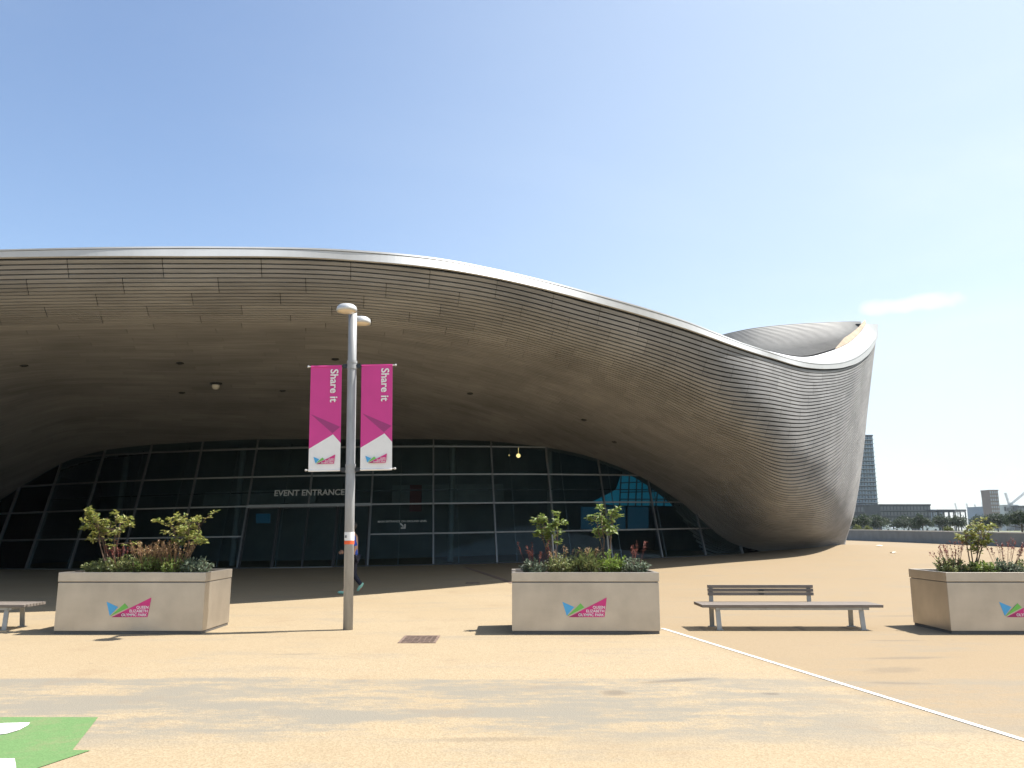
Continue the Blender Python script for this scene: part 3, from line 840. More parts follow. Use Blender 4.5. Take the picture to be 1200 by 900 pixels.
def build_glazing(parent):
    KMIN, KMAX = -3, 14
    for k in range(KMIN, KMAX + 1):
        if k == 5:
            hs = (2.56, 6.4)
        else: hs = (-0.15, 6.4)
        # stop just above the soffit
        bm = bmesh.new()
        a, b = gpt(k, hs[0], 0.03), gpt(k, hs[1], 0.03)
        nrm = Vector((math.sin(GT0 + k * GDT), -math.cos(GT0 + k * GDT), 0))
        bar(bm, a, b, 0.068, 0.10, nrm)
        obj('mullion', bm, M['grey_metal'], parent)
    for j, h in enumerate(ROWS_H[1:5]):
        w = 0.066
        for run in ((range(KMIN, 4), range(6, KMAX)) if j < 2 else (range(KMIN, KMAX),)):
            bm = bmesh.new()
            for k in run: bar(bm, gpt(k, h, 0.022), gpt(k + 1, h, 0.022), w, w)
            obj('transom', bm, M['grey_metal'], parent)
    bm = bmesh.new()
    for k in (4, 5): bar(bm, gpt(k, 2.56, 0.04), gpt(k + 1, 2.56, 0.04), 0.12, 0.12)
    obj('door_header', bm, M['grey_metal'], parent)
    bm = bmesh.new()
    for k in range(KMIN, KMAX): bar(bm, gpt(k, -0.02, 0.03), gpt(k + 1, -0.02, 0.03), 0.1, 0.12)
    obj('sill', bm, M['dark_metal'], parent)
    # panes
    for k in range(KMIN, KMAX):
        for j in range(5):
            if k in (4, 5) and j in (0, 1): continue
            h0, h1 = ROWS_H[j], ROWS_H[j + 1]
            c = gpt(k + .5, h0)
            x, y = proj(np.array(c))
            yt = min(soffit_py(float(proj(np.array(gpt(k, h0)))[0])), soffit_py(float(proj(np.array(gpt(k + 1, h0)))[0])))
            if y < yt - 6: continue
            bm = bmesh.new()
            f = [gpt(k, h0), gpt(k + 1, h0), gpt(k + 1, h1), gpt(k, h1)]
            g = [gpt(k, h0, -.015), gpt(k + 1, h0, -.015), gpt(k + 1, h1, -.015), gpt(k, h1, -.015)]
            vf = [bm.verts.new(v) for v in f]; vg = [bm.verts.new(v) for v in g]
            bm.faces.new(vf); bm.faces.new(vg[::-1])
            for i in range(4): bm.faces.new((vf[i], vg[i], vg[(i + 1) % 4], vf[(i + 1) % 4]))
            obj('glass_pane', bm, M['glass'], parent)
    # doors: a pair of leaves between two fixed sidelights
    def pane(name, ka, kb, h0, h1, par, frame=0.05):
        bm = bmesh.new()
        vf = [bm.verts.new(gpt(*q)) for q in ((ka, h0), (kb, h0), (kb, h1), (ka, h1))]
        vg = [bm.verts.new(gpt(q[0], q[1], -.015)) for q in ((ka, h0), (kb, h0), (kb, h1), (ka, h1))]
        bm.faces.new(vf); bm.faces.new(vg[::-1])
        for i in range(4): bm.faces.new((vf[i], vg[i], vg[(i + 1) % 4], vf[(i + 1) % 4]))
        o = obj(name, bm, M['glass'], par)
        bm = bmesh.new()
        bar(bm, gpt(ka, h0, .02), gpt(ka, h1, .02), frame, 0.06, (0, -1, 0)); bar(bm, gpt(kb, h0, .02), gpt(kb, h1, .02), frame, 0.06, (0, -1, 0))
        bar(bm, gpt(ka, h1, .021), gpt(kb, h1, .021), frame, frame)
        fr = obj(name + '_frame', bm, M['dark_metal'], o)
        return o
    pane('sidelight', 4.03, 4.52, 0.03, 2.48, parent)
    for a, b in ((4.545, 4.995), (5.005, 5.46)):
        d = pane('door', a, b, 0.03, 2.48, parent, 0.06)
        bm = bmesh.new(); q = (b - 0.06) if a < 5 and b < 5 else (a + 0.06)
        tube(bm, [gpt(q, 0.85, .07), gpt(q, 1.25, .07)], 0.014, 8)
        obj('door_handle', bm, M['dark_metal'], d)
    pane('sidelight', 5.485, 5.97, 0.03, 2.48, parent)
    bm = bmesh.new(); bar(bm, gpt(4.53, 0.0, .1), gpt(5.47, 0.0, .1), 0.12, 0.05)
    obj('threshold', bm, M['grey_metal'], parent)
    # lettering
    def on_glass(k, h, off):
        th = GT0 + k * GDT
        xa = Vector((math.cos(th), math.sin(th), 0.0165)).normalized()
        za = (gpt(k, h + 1) - gpt(k, h)).normalized()
        ya = za.cross(xa)
        m4 = Matrix((xa, za, xa.cross(za))).transposed().to_4x4()
        m4.translation = gpt(k, h, off)
        return m4
    # left end of the words at photo x 326, baseline y 581
    def find(px, py):
        best = None
        for k in np.arange(3.5, 8.0, 0.01):
            for h in np.arange(1.5, 3.6, 0.02):
                x, y = proj(np.array(gpt(k, h)))
                e = (x - px) ** 2 + (y - py) ** 2
                if best is None or e < best[0]: best = (e, k, h)
        return best[1], best[2]
    k, h = find(363, 580.5)
    text_obj('entrance_lettering', 'EVENT ENTRANCE', 0.36, M['sign'], parent, on_glass(k, h, 0.12), 0.004, 0.006, 'CENTER', 1.0)
    k, h = find(471.5, 612.3)
    m4 = on_glass(k, h, 0.12)
    words = []
    for wd in 'MAIN ENTRANCE ON GROUND LEVEL'.split():
        o = text_obj('direction_lettering', wd, 0.118, M['sign'], parent, Matrix.Identity(4), 0.003, 0.0010, 'LEFT', 1.0)
        words.append((o, max(v.co.x for v in o.data.vertices)))
    tot = sum(w for _, w in words) + .045 * (len(words) - 1); x = -tot / 2
    for o, w in words:
        o.data.transform(m4 @ Matrix.Translation((x, 0, 0))); x += w + .045
    k, h = find(472.5, 616.5)
    m4 = on_glass(k, h, 0.12)
    bm = bmesh.new()
    s2 = math.sqrt(.5)
    def rot(a, b): return (a * s2 + b * s2, -a * s2 + b * s2)
    sh = [(-.17, .028), (0.03, .028), (0.03, -.028), (-.17, -.028)]
    prism(bm, [rot(*p) for p in sh], lambda a, b, d: m4 @ Vector((a, b, d)), 0.006)
    c1 = [(.16, 0.0), (.02, .14), (-.02, .10), (.08, 0.0)]
    c2 = [(.16, 0.0), (.08, 0.0), (-.02, -.10), (.02, -.14)]
    for c in (c1, c2): prism(bm, [rot(*p) for p in c], lambda a, b, d: m4 @ Vector((a, b, d)), 0.007)
    obj('direction_arrow', bm, M['sign'], parent)
    # ---- inside the hall
    bm = bmesh.new()
    for k in np.arange(-2.55, 12, 1.0):
        bar(bm, gpt(k, 0.0, -1.1), gpt(k, 6.2, -1.1), 0.035, 0.08, (0, -1, 0))
    obj('inner_glazing_post', bm, M['grey_metal'], parent)
    bm = bmesh.new()
    for k in range(-3, 12): bar(bm, gpt(k, 3.2, -1.15), gpt(k + 1, 3.2, -1.15), 0.05, 0.05)
    obj('inner_rail', bm, M['dark_metal'], parent)
    vs, fs = [], []
    for k in range(-5, 16):
        for h in (0, 9.0): vs.append(gpt(k, h * 0.0, -9.0) + Vector((0, 0, h)))
    for i in range(20): fs.append((2 * i, 2 * i + 2, 2 * i + 3, 2 * i + 1))
    pyobj('foyer_wall', vs, fs, M['interior'], parent)
    for k in (0.6, 3.3, 7.4, 9.4):
        bm = bmesh.new(); p = gpt(k, 0, -3.2); tube(bm, [p, p + Vector((0, .8, 6.4))], 0.14, 12)
        obj('foyer_column', bm, M['interior_mid'], parent)
    for (a, b, h0, h1) in ((1.5, 4.4, 2.9, 3.6), (6.2, 8.9, 2.75, 3.7)):
        bm = bmesh.new()
        for i in range(6):
            ka = a + (b - a) * i / 6; kb = a + (b - a) * (i + 1) / 6
            vf = [bm.verts.new(gpt(q[0], q[1], -6.0)) for q in ((ka, h0), (kb, h0), (kb, h1), (ka, h1))]
            vg = [bm.verts.new(gpt(q[0], q[1], -6.3)) for q in ((ka, h0), (kb, h0), (kb, h1), (ka, h1))]
            bm.faces.new(vf); bm.faces.new(vg[::-1])
            for i2 in range(4): bm.faces.new((vf[i2], vg[i2], vg[(i2 + 1) % 4], vf[(i2 + 1) % 4]))
        obj('gallery_front', bm, M['interior_mid'], parent)
    bm = bmesh.new(); p = at(487, 582, 38.5); box(bm, p.x - .28, p.x + .28, p.y, p.y + .1, p.z - .7, p.z + .55)
    obj('red_poster', bm, M['red_int'], parent)
    # glowing panel stands in for daylight through blue glazing at the right-hand end
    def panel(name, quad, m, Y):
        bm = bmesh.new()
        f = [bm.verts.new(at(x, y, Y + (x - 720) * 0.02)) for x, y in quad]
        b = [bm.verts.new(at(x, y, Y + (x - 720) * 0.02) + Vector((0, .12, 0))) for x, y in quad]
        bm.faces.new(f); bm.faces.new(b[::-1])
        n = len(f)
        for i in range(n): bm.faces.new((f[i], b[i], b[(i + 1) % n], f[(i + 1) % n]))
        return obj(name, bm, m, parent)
    sc = panel('daylight_glow_panel', [(688, 590), (712, 578), (745, 574), (790, 566), (856, 590), (856, 545), (740, 545), (716, 566)][:0] or
               [(692, 589), (722, 574), (728, 556), (770, 548), (866, 548), (866, 594), (720, 592)], M['blue_glow'], 40.0)
    bm = bmesh.new()
    r = random.Random(5)
    for x in range(728, 862, 9):
        bar(bm, at(x + r.uniform(-2, 2), 546, 39.7), at(x - 3 + r.uniform(-2, 2), 593, 39.7), 0.085, 0.06)
    for y0, y1 in ((556, 551), (566, 560), (577, 574), (585, 585)):
        bar(bm, at(726, y0, 39.72), at(862, y1, 39.72), 0.05, 0.05)
    obj('window_lattice', bm, M['dark_metal'], sc)
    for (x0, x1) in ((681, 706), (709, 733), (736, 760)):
        panel('dim_glow_panel', [(x0, 620), (x1, 620), (x1, 594), (x0, 594)], M['dim_glow'], 39.8)  # dim blue panels, their glow added by emission
    panel('dim_glow_panel', [(300, 613), (316, 613), (316, 602), (300, 602)], M['dim_glow'], 46.5)  # small panel by the doors, glow added too
    # one warm lamp is on inside, with a small one beside it
    for (x, y, rr) in ((607.5, 534, 0.10), (597, 533.5, 0.035)):
        p = at(x, y, 38.0)
        bm = bmesh.new(); bmesh.ops.create_uvsphere(bm, u_segments=12, v_segments=8, radius=rr, matrix=Matrix.Translation(p))
        tube(bm, [p + Vector((0, 0, rr * .8)), p + Vector((0, 0, 1.0))], 0.006, 6)
        obj('foyer_lamp', bm, M['lamp_on'], parent, smooth=True)

def soffit_hit(px, py):
    x, y = proj(B_TAB)
    e = (x - px) ** 2 + (y - py) ** 2
    i, j = np.unravel_index(np.argmin(e), e.shape)
    return Vector(B_TAB[i, j]), Vector(N_TAB[i, j])

def build_soffit_fittings(parent):
    for px, py in ((28, 429), (214, 425), (212, 460), (330, 458), (395, 421), (552, 461.5), (684, 492), (720, 518)):
        p, n = soffit_hit(px, py)
        q = n.to_track_quat('Z', 'Y').to_matrix().to_4x4(); q.translation = p
        bm = bmesh.new(); lathe(bm, [(0, .005), (.07, .005), (.07, .025), (.11, .025), (.11, -.02)], 16)
        bm.transform(q); obj('downlight', bm, M['dark_metal'], parent)
    p, n = soffit_hit(253, 449)
    bm = bmesh.new(); lathe(bm, [(0, .06), (.2, .06), (.2, -.02), (.16, -.06), (.15, -.06)], 16, p)
    mt = obj('camera_mount', bm, M['dark_metal'], parent)
    bm = bmesh.new(); lathe(bm, [(.13, -.06), (.12, -.14), (.08, -.2), (0, -.22)], 16, p)
    obj('camera_dome', bm, M['dome'], mt, smooth=True)

def build_hall():
    root = empty('swimming_hall', (-8, 40, 0))
    root.matrix_world = Matrix.Identity(4)
    tag(root, 'sweeping timber clad swimming hall with overhanging wave roof and dark glass front', 'building')
    build_cladding(root)
    build_roof(root)
    build_glazing(root)
    build_soffit_fittings(root)

# ------------------------------------------------------------------ logo (three shards with the park name)
def logo(parent, ox, oz, y, s, th=0.004, text=True):
    """emblem on a plane facing -Y; s = metres per logo unit (logo is 210 x 90 units)"""
    T3 = lambda a, b, d: Vector((ox + a * s, y - th + d, oz + b * s))
    bm = bmesh.new(); prism(bm, [(28, 0), (198, 0), (210, 90)], T3, th)
    em = obj('emblem', bm, M['magenta'], parent)
    bm = bmesh.new(); prism(bm, [(28, -.3), (100, -.3), (84, 22)], lambda a, b, d: T3(a, b, d - th * .5), th * 1.5)
    obj('emblem_dark_shard', bm, M['dkmagenta'], em)
    bm = bmesh.new(); prism(bm, [(0, 70), (56, 46), (20, 6)], T3, th)
    obj('emblem_blue_shard', bm, M['blue'], em)
    bm = bmesh.new(); prism(bm, [(22, 4), (86, 63), (104, 44)], lambda a, b, d: T3(a, b, d - th * .75), th)
    obj('emblem_green_shard', bm, M['green'], em)
    if text:
        for body, zz, xr in (('QUEEN', 39, 201), ('ELIZABETH', 22, 198), ('OLYMPIC PARK', 4.5, 195)):
            m4 = Matrix.Translation(T3(xr, zz, -th * .7)) @ FACE_CAM
            text_obj('emblem_lettering', body, 17.5 * s, M['white'], em, m4, 0.0006, 0.0009 * s / 0.0033, 'RIGHT', 1.0)
    return em

# ------------------------------------------------------------------ planters
PL_W, PL_D, PL_H = 2.30, 1.20, 0.93
def make_planter(loc, label):
    root = empty('planter', loc)
    tag(root, label, 'planter', 'stainless steel planters in a row across the plaza')
    w, d, h = PL_W, PL_D, PL_H
    t = 0.02
    bm = bmesh.new()
    # four side panels as one folded shell
    zt = h - 0.155
    box(bm, 0, w, 0, t, 0.045, zt, 0.004); obj('front_panel', bm, M['steel'], root)
    bm = bmesh.new(); box(bm, 0, w, d - t, d, 0.045, zt, 0.004); obj('back_panel', bm, M['steel'], root)
    bm = bmesh.new(); box(bm, 0.001, t, t + .002, d - t - .002, 0.045, zt, 0.003); obj('side_panel', bm, M['steel'], root)
    bm = bmesh.new(); box(bm, w - t, w - 0.001, t + .002, d - t - .002, 0.045, zt, 0.003); obj('side_panel', bm, M['steel'], root)
    bm = bmesh.new()
    z0, z1 = h - 0.14, h
    o, i = 0.006, 0.055
    box(bm, -o, w + o, -o, i, z0, z1, 0.005); box(bm, -o, w + o, d - i, d + o, z0, z1, 0.005)
    box(bm, -o, i, i + .001, d - i - .001, z0, z1, 0.005); box(bm, w - i, w + o, i + .001, d - i - .001, z0, z1, 0.005)
    obj('rim', bm, M['steel'], root)
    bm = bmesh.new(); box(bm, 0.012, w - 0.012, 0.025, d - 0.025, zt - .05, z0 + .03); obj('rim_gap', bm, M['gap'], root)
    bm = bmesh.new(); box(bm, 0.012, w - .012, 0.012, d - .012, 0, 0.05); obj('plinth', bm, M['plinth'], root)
    # soil, a slightly lumpy sheet
    bm = bmesh.new(); nx, ny = 24, 12
    g = [[bm.verts.new((i + (w - 2 * i) * a / nx, i + (d - 2 * i) * b / ny, h - .06 + .03 * mnoise.noise((a * .6, b * .6, loc[0])))) for b in range(ny + 1)] for a in range(nx + 1)]
    for a in range(nx):
        for b in range(ny): bm.faces.new((g[a][b], g[a + 1][b], g[a + 1][b + 1], g[a][b + 1]))
    obj('soil', bm, M['soil'], root, smooth=True)
    logo(root, 0.785, 0.253, 0.0, 0.0033)
    return root

def leaf(bm, p, d, up, L, W):
    """one folded leaf blade starting at p along d"""
    d = d.normalized(); s = d.cross(up)
    if s.length < 1e-4: s = d.cross(Vector((1, 0, 0)))
    s.normalize(); n = s.cross(d)
    a = bm.verts.new(p); t = bm.verts.new(p + d * L - n * L * .12)
    l = bm.verts.new(p + d * L * .5 + s * W * .5 + n * W * .12); r = bm.verts.new(p + d * L * .5 - s * W * .5 + n * W * .12)
    bm.faces.new((a, l, t)); bm.faces.new((a, t, r))

def rdir(r, zmin=-1, zmax=1):
    z = r.uniform(zmin, zmax); a = r.uniform(0, 2 * PI); q = math.sqrt(max(0, 1 - z * z))
    return Vector((q * math.cos(a), q * math.sin(a), z))

def young_tree(base, h, spread, label, seed, m='leaf_tree', lean=(0, 0), nleaf=260, stake=False, leafsize=.074, low=0.45, group='young trees growing in the planters', nst=4):
    r = random.Random(seed)
    root = empty('young_tree', base)
    tag(root, label, 'tree', group)
    bs = bmesh.new(); tips = []
    for k in range(nst):
        a = r.uniform(0, 2 * PI); top = Vector((math.cos(a) * spread * .45 + lean[0], math.sin(a) * spread * .3 + lean[1], h * r.uniform(.72, .92)))
        p0 = Vector((r.uniform(-.05, .05), r.uniform(-.05, .05), -.05))
        pts = [p0.lerp(top, f) + Vector((r.uniform(-.025, .025), r.uniform(-.025, .025), 0)) * (f > 0) for f in (0, .3, .6, .85, 1)]
        tube(bs, pts, [.012, .010, .008, .005, .003], 6)
        for f in np.linspace(low, 1.0, 7):
            q = pts[0].lerp(pts[-1], f)
            i = min(3, int(f * 4)); 
            dd = rdir(r, -.05, .9); dd.y *= .8
            Lb = spread * r.uniform(.25, .6) * (1.1 - .3 * f)
            e = q + dd * Lb
            tube(bs, [q, q.lerp(e, .5) + Vector((0, 0, .01)), e], [.005, .004, .002], 5)
            tips.append((q, e))
    obj('trunk', bs, M['stem'], root)
    bl = bmesh.new()
    per = max(3, int(nleaf * 1.9) // len(tips))
    for q, e in tips:
        if r.random() < .14: continue
        for i in range(int(per * r.uniform(.4, 1.6))):
            f = r.betavariate(2.4, 1.0)
            p = q.lerp(e, f * 1.08) + rdir(r) * r.uniform(0, .05)
            d = ((e - q).normalized() * .5 + rdir(r, -.6, .6)).normalized()
            s = r.uniform(.65, 1.25) * leafsize
            leaf(bl, p, d, Vector((0, 0, 1)) + rdir(r) * .5, s, s * .55)
    obj('crown', bl, M[m], root, normals=False)
    if stake:
        bk = bmesh.new(); tube(bk, [(.04, -.04, -.05), (.02 + lean[0] * .5, -.04, h * .62)], .013, 8)
        obj('stake', bk, M['grey_metal'], root)
    return root

def shrub(base, rx, ry, h, label, seed, m, n=340, L=.052, W=.021, name='shrub', cat='shrub', group='low shrubs filling the planters', heads=None, nh=0, hh=0.2):
    """mound of small leaves on twigs; optional upright stems that carry seed heads"""
    r = random.Random(seed)
    root = empty(name, base); tag(root, label, cat, group)
    bs = bmesh.new(); bl = bmesh.new()
    n = int(n * 2.3); nt_ = max(14, n // 14)
    for k in range(nt_):
        a = r.uniform(0, 2 * PI); q = math.sqrt(r.random())
        b = Vector((q * rx * .55 * math.cos(a), q * ry * .55 * math.sin(a), -.03))
        tip = Vector((q * rx * math.cos(a), q * ry * math.sin(a), h * (1 - .45 * q * q) * r.uniform(.55, 1.1)))
        tube(bs, [b, b.lerp(tip, .6) + Vector((0, 0, .02)), tip], [.005, .004, .0015], 4)
        for i in range(n // nt_):
            f = r.uniform(.2, 1.05)
            p = b.lerp(tip, f) + rdir(r) * .012
            d = ((tip - b).normalized() * .8 + rdir(r) * .9).normalized()
            s = r.uniform(.6, 1.3)
            leaf(bl, p, d, Vector((0, 0, 1)) + rdir(r) * .6, L * s, W * s * 1.3)
    obj('stems', bs, M['stem'], root)
    obj('foliage', bl, M[m], root, normals=False)
    if heads:
        bh = bmesh.new()
        for k in range(nh):
            a = r.uniform(0, 2 * PI); q = math.sqrt(r.random())
            b = Vector((q * rx * .5 * math.cos(a), q * ry * .5 * math.sin(a), h * .3))
            t = Vector((q * rx * 1.15 * math.cos(a) + r.uniform(-.05, .05), q * ry * math.sin(a), h + hh * r.uniform(.3, 1.0)))
            tube(bh, [b, b.lerp(t, .5), t], [.003, .0025, .0015], 4)
            for i in range(16):
                p = b.lerp(t, r.uniform(.68, 1.02)) + rdir(r) * .01
                leaf(bh, p, rdir(r, -.2, 1), Vector((0, 0, 1)), r.uniform(.022, .045), .02)
        obj('seed_heads', bh, M[heads], root, normals=False)
    return root

def build_planters():
    Y0 = 12.94
    locs = [(-7.105, Y0, 0), (0.0, Y0, 0), (6.81, Y0, 0)]
    make_planter(locs[0], 'steel planter left of the lamp post, two leafy saplings over straw coloured shrubs')
    make_planter(locs[1], 'steel planter between lamp post and long bench, white line starting at its foot')
    make_planter(locs[2], 'steel planter beyond the long bench, cut by the right edge of the photo')
    zs = PL_H - .05
    # --- left planter (x from -7.105)
    x0 = locs[0][0]
    young_tree((x0 + .58, Y0 + .50, zs), 1.06, .62, 'bushier yellow green sapling at the left of the planter by the short bench', 11, lean=(-.06, 0), nleaf=560, low=.62, nst=5)
    young_tree((x0 + 1.80, Y0 + .55, zs), 0.98, .66, 'sapling with bronze tinged leaves at the right of the planter by the lamp post', 12, lean=(-.06, 0), nleaf=560, low=.60, nst=5)
    shrub((x0 + .42, Y0 + .45, zs), .26, .30, .22, 'dark green low shrub at the left corner of the planter nearest the short bench', 21, 'leaf_low', 420)
    shrub((x0 + .80, Y0 + .42, zs), .30, .32, .30, 'olive shrub with tall pinkish stems under the bushier sapling', 22, 'leaf_low', 480, heads='leaf_red', nh=14, hh=.22)
    shrub((x0 + 1.22, Y0 + .42, zs), .34, .32, .30, 'straw tipped shrub in the middle of the planter left of the lamp post', 23, 'leaf_green', 560, heads='leaf_straw', nh=64, hh=.24)
    shrub((x0 + 1.62, Y0 + .42, zs), .30, .32, .27, 'yellowish green shrub with dry spikes below the bronze tinged sapling', 24, 'leaf_green', 480, heads='leaf_straw', nh=44, hh=.24)
    shrub((x0 + 1.98, Y0 + .40, zs), .26, .28, .25, 'grey green shrub at the right corner of the planter by the lamp post', 25, 'leaf_grey', 460)
    # --- centre planter
    x0 = locs[1][0]
    young_tree((x0 + .66, Y0 + .55, zs), 1.02, .48, 'sapling with two leafy heads at the left of the middle planter', 13, m='leaf_green', lean=(-.04, 0), nleaf=420, stake=True, low=.62)
    young_tree((x0 + 1.57, Y0 + .60, zs), 1.12, .42, 'taller narrow sapling tied to a stake at the right of the middle planter', 14, m='leaf_green', lean=(-.04, 0), nleaf=440, stake=True, low=.64)
    shrub((x0 + .36, Y0 + .42, zs), .24, .30, .22, 'dark shrub with red seed heads at the left corner of the middle planter', 31, 'leaf_grey', 380, heads='leaf_red', nh=12, hh=.34)
    shrub((x0 + .82, Y0 + .42, zs), .32, .32, .30, 'pale flecked bushy shrub beneath the two headed sapling', 32, 'leaf_low', 520, heads='leaf_straw', nh=8, hh=.16)
    shrub((x0 + 1.22, Y0 + .42, zs), .26, .30, .32, 'wispy grass like shrub between the two saplings of the middle planter', 33, 'leaf_low', 420, L=.13, W=.010, heads='leaf_straw', nh=10, hh=.14)
    shrub((x0 + 1.62, Y0 + .38, zs), .22, .26, .36, 'bright lime green shrub beneath the narrow staked sapling', 34, 'leaf_lime', 420)
    shrub((x0 + 1.95, Y0 + .40, zs), .26, .28, .24, 'rounded grey green shrub with thin red stalks at the right of the middle planter', 35, 'leaf_grey', 460, heads='leaf_red', nh=8, hh=.30)
    # --- right planter
    x0 = locs[2][0]
    young_tree((x0 + .72, Y0 + .62, zs), 0.86, .60, 'airy yellow green sapling in the planter at the right edge', 15, m='leaf_tree', lean=(.03, 0), nleaf=420, low=.55, nst=5)
    shrub((x0 + .36, Y0 + .45, zs), .28, .30, .26, 'dark shrub with wine red spikes at the left corner of the right hand planter', 41, 'leaf_low', 480, heads='leaf_red', nh=22, hh=.26)
    shrub((x0 + .78, Y0 + .40, zs), .26, .30, .20, 'light green low shrub at the foot of the airy sapling', 42, 'leaf_green', 440)
    shrub((x0 + 1.18, Y0 + .42, zs), .28, .30, .22, 'grey green shrub with tall red spikes beside the airy sapling, cut by the photo edge', 43, 'leaf_grey', 440, heads='leaf_red', nh=22, hh=.36)
    shrub((x0 + 1.75, Y0 + .42, zs), .36, .32, .30, 'olive shrub in the hidden half of the right hand planter', 44, 'leaf_low', 420)

# ------------------------------------------------------------------ lamp post with banners, drain
def build_lamp():
    bx, by = -2.65, 13.48
    root = empty('lamp_post', (bx, by, 0))
    tag(root, 'slender grey lamp post with two round lamp heads in front of the glass', 'lamp post')
    lean = Matrix.Rotation(math.radians(-1.15), 4, 'Y')
    H = 5.30
    bm = bmesh.new(); lathe(bm, [(0, -.02), (.079, -.02), (.079, 2.45), (.077, 2.46), (.077, 4.40), (.073, 4.42), (.072, H), (.0, H + .01)], 24); bm.transform(lean)
    obj('pole', bm, M['pole'], root, smooth=False)
    for p in root.children: 
        for f in p.data.polygons: f.use_smooth = abs(f.normal.z) < .5
    for z in (2.60, 4.36):
        bm = bmesh.new(); lathe(bm, [(.078, z - .07), (.088, z - .07), (.088, z - .03), (.082, z - .028), (.082, z + .028), (.088, z + .03), (.088, z + .07), (.078, z + .07)], 24); bm.transform(lean)
        obj('clamp_ring', bm, M['pole'], root)
    bm = bmesh.new(); lathe(bm, [(.0795, 1.415), (.0815, 1.415), (.0815, 1.552), (.0795, 1.552)], 24); bm.transform(lean)
    st = obj('white_sticker', bm, M['white'], root)
    bm = bmesh.new(); box(bm, -.055, -.03, -.0845, -.08, 1.46, 1.50); bm.transform(lean); obj('sticker_mark', bm, M['grey_metal'], st)
    bm = bmesh.new(); lathe(bm, [(.0795, 1.355), (.0817, 1.355), (.0817, 1.413), (.0795, 1.413)], 24); bm.transform(lean)
    obj('orange_band', bm, M['orange'], root)
    # arm and two heads, one towards and one away from the viewer
    bm = bmesh.new(); tube(bm, [(-.0, -.42, H - .03), (0, -.1, H + .0), (.0, .1, H + .0), (0, .42, H - .03)], .035, 10); bm.transform(lean)
    obj('lamp_arm', bm, M['lamp'], root)
    for sx, y in ((-.02, -.42), (.07, .40)):
        c = (sx, y, H - .11)
        bm = bmesh.new(); lathe(bm, [(.150, 0), (.170, .0), (.172, .035), (.162, .08), (.12, .115), (.055, .13), (0, .132)], 28, c); bm.transform(lean)
        hd = obj('lamp_head', bm, M['lamp'], root, smooth=True)
        bm = bmesh.new(); lathe(bm, [(0, -.02), (.08, -.016), (.13, -.006), (.152, .004)], 28, c); bm.transform(lean)
        obj('lamp_lens', bm, M['lens'], hd, smooth=True)
    # bracket arms
    for z in (2.578, 4.343):
        for s in (-1, 1):
            bm = bmesh.new(); tube(bm, [(s * .08, 0, z), (s * .17, 0, z)], .022, 8); box(bm, min(s * .085, s * .15), max(s * .085, s * .15), -.03, .03, z - .035, z + .035); bm.transform(lean)
            a = obj('banner_bracket', bm, M['dark_metal'], root)
            bm = bmesh.new(); tube(bm, [(s * .15, 0, z), (s * .745, 0, z + .005)], .011, 8); bmesh.ops.create_uvsphere(bm, u_segments=8, v_segments=6, radius=.02, matrix=Matrix.Translation((s * .745, 0, z + .005))); bm.transform(lean)
            obj('banner_rod', bm, M['lamp'], a)
    # banners
    for s, lab in ((-1, 'left of the two pink Share it banners hanging from the lamp post'), (1, 'right of the two pink Share it banners hanging from the lamp post')):
        br = empty('banner', (bx, by, 0))
        tag(br, lab, 'banner', 'pink banners on the lamp post')
        w, h = 0.53, 1.81
        xl = -.70 if s < 0 else .165
        z0 = 2.555
        def T3(a, b, d, xl=xl, z0=z0, s=s):
            # a gentle billow of the cloth
            return Vector((xl + a, -.012 + d + .008 * math.sin(b * 2.1 + s) * math.sin(PI * a / w), z0 + b))
        def cloth(pts, m, name, lift, th=.004, par=br):
            # cut the polygon into horizontal strips so that it follows the billow
            bm = bmesh.new()
            vs = [bm.verts.new((a, b, 0)) for a, b in pts]; bm.faces.new(vs)
            for k in range(1, 18):
                bmesh.ops.bisect_plane(bm, geom=bm.verts[:] + bm.edges[:] + bm.faces[:], plane_co=(0, h * k / 18, 0), plane_no=(0, 1, 0))
            for k in range(1, 5):
                bmesh.ops.bisect_plane(bm, geom=bm.verts[:] + bm.edges[:] + bm.faces[:], plane_co=(w * k / 5, 0, 0), plane_no=(1, 0, 0))
            ex = bmesh.ops.extrude_face_region(bm, geom=bm.faces[:])
            top = {v for v in ex['geom'] if isinstance(v, bmesh.types.BMVert)}
            for v in bm.verts:
                v.co = T3(v.co.x, v.co.y, (lift if v in top else lift + th))
            bm.transform(lean)
            return obj(name, bm, m, par)
        apex = (0.40, .62)
        cl = cloth([(0, .385), apex, (w, .475), (w, h), (0, h)], M['pink'], 'pink_cloth', 0)
        cloth([(0, 0), (w, 0), (w, .475), apex, (0, .385)], M['white'], 'white_cloth', 0)
        cloth([(.02, .97), (.39, .64), (w - .01, .745)], M['purple'], 'purple_shard', -.0025, .003, cl)
        for zz in (.02, h - .02):
            bm = bmesh.new(); tube(bm, [(xl, -.01, z0 + zz), (xl + w, -.01, z0 + zz)], .014, 8); bm.transform(lean)
            obj('banner_hem', bm, M['white'] if zz < 1 else M['pink'], cl)
        em = logo(br, xl + .085, z0 + .125, -.026, 0.00173, 0.002, True)
        em.data.transform(lean)
        for c in em.children: c.data.transform(lean)
        m4 = lean @ Matrix.Translation(Vector((xl + .345, -.028, z0 + h - .07))) @ FACE_CAM @ Matrix.Rotation(-PI / 2, 4, 'Z')
        text_obj('banner_lettering', 'Share it', .185, M['white'], br, m4, .001, .0035, 'LEFT', 1.0)

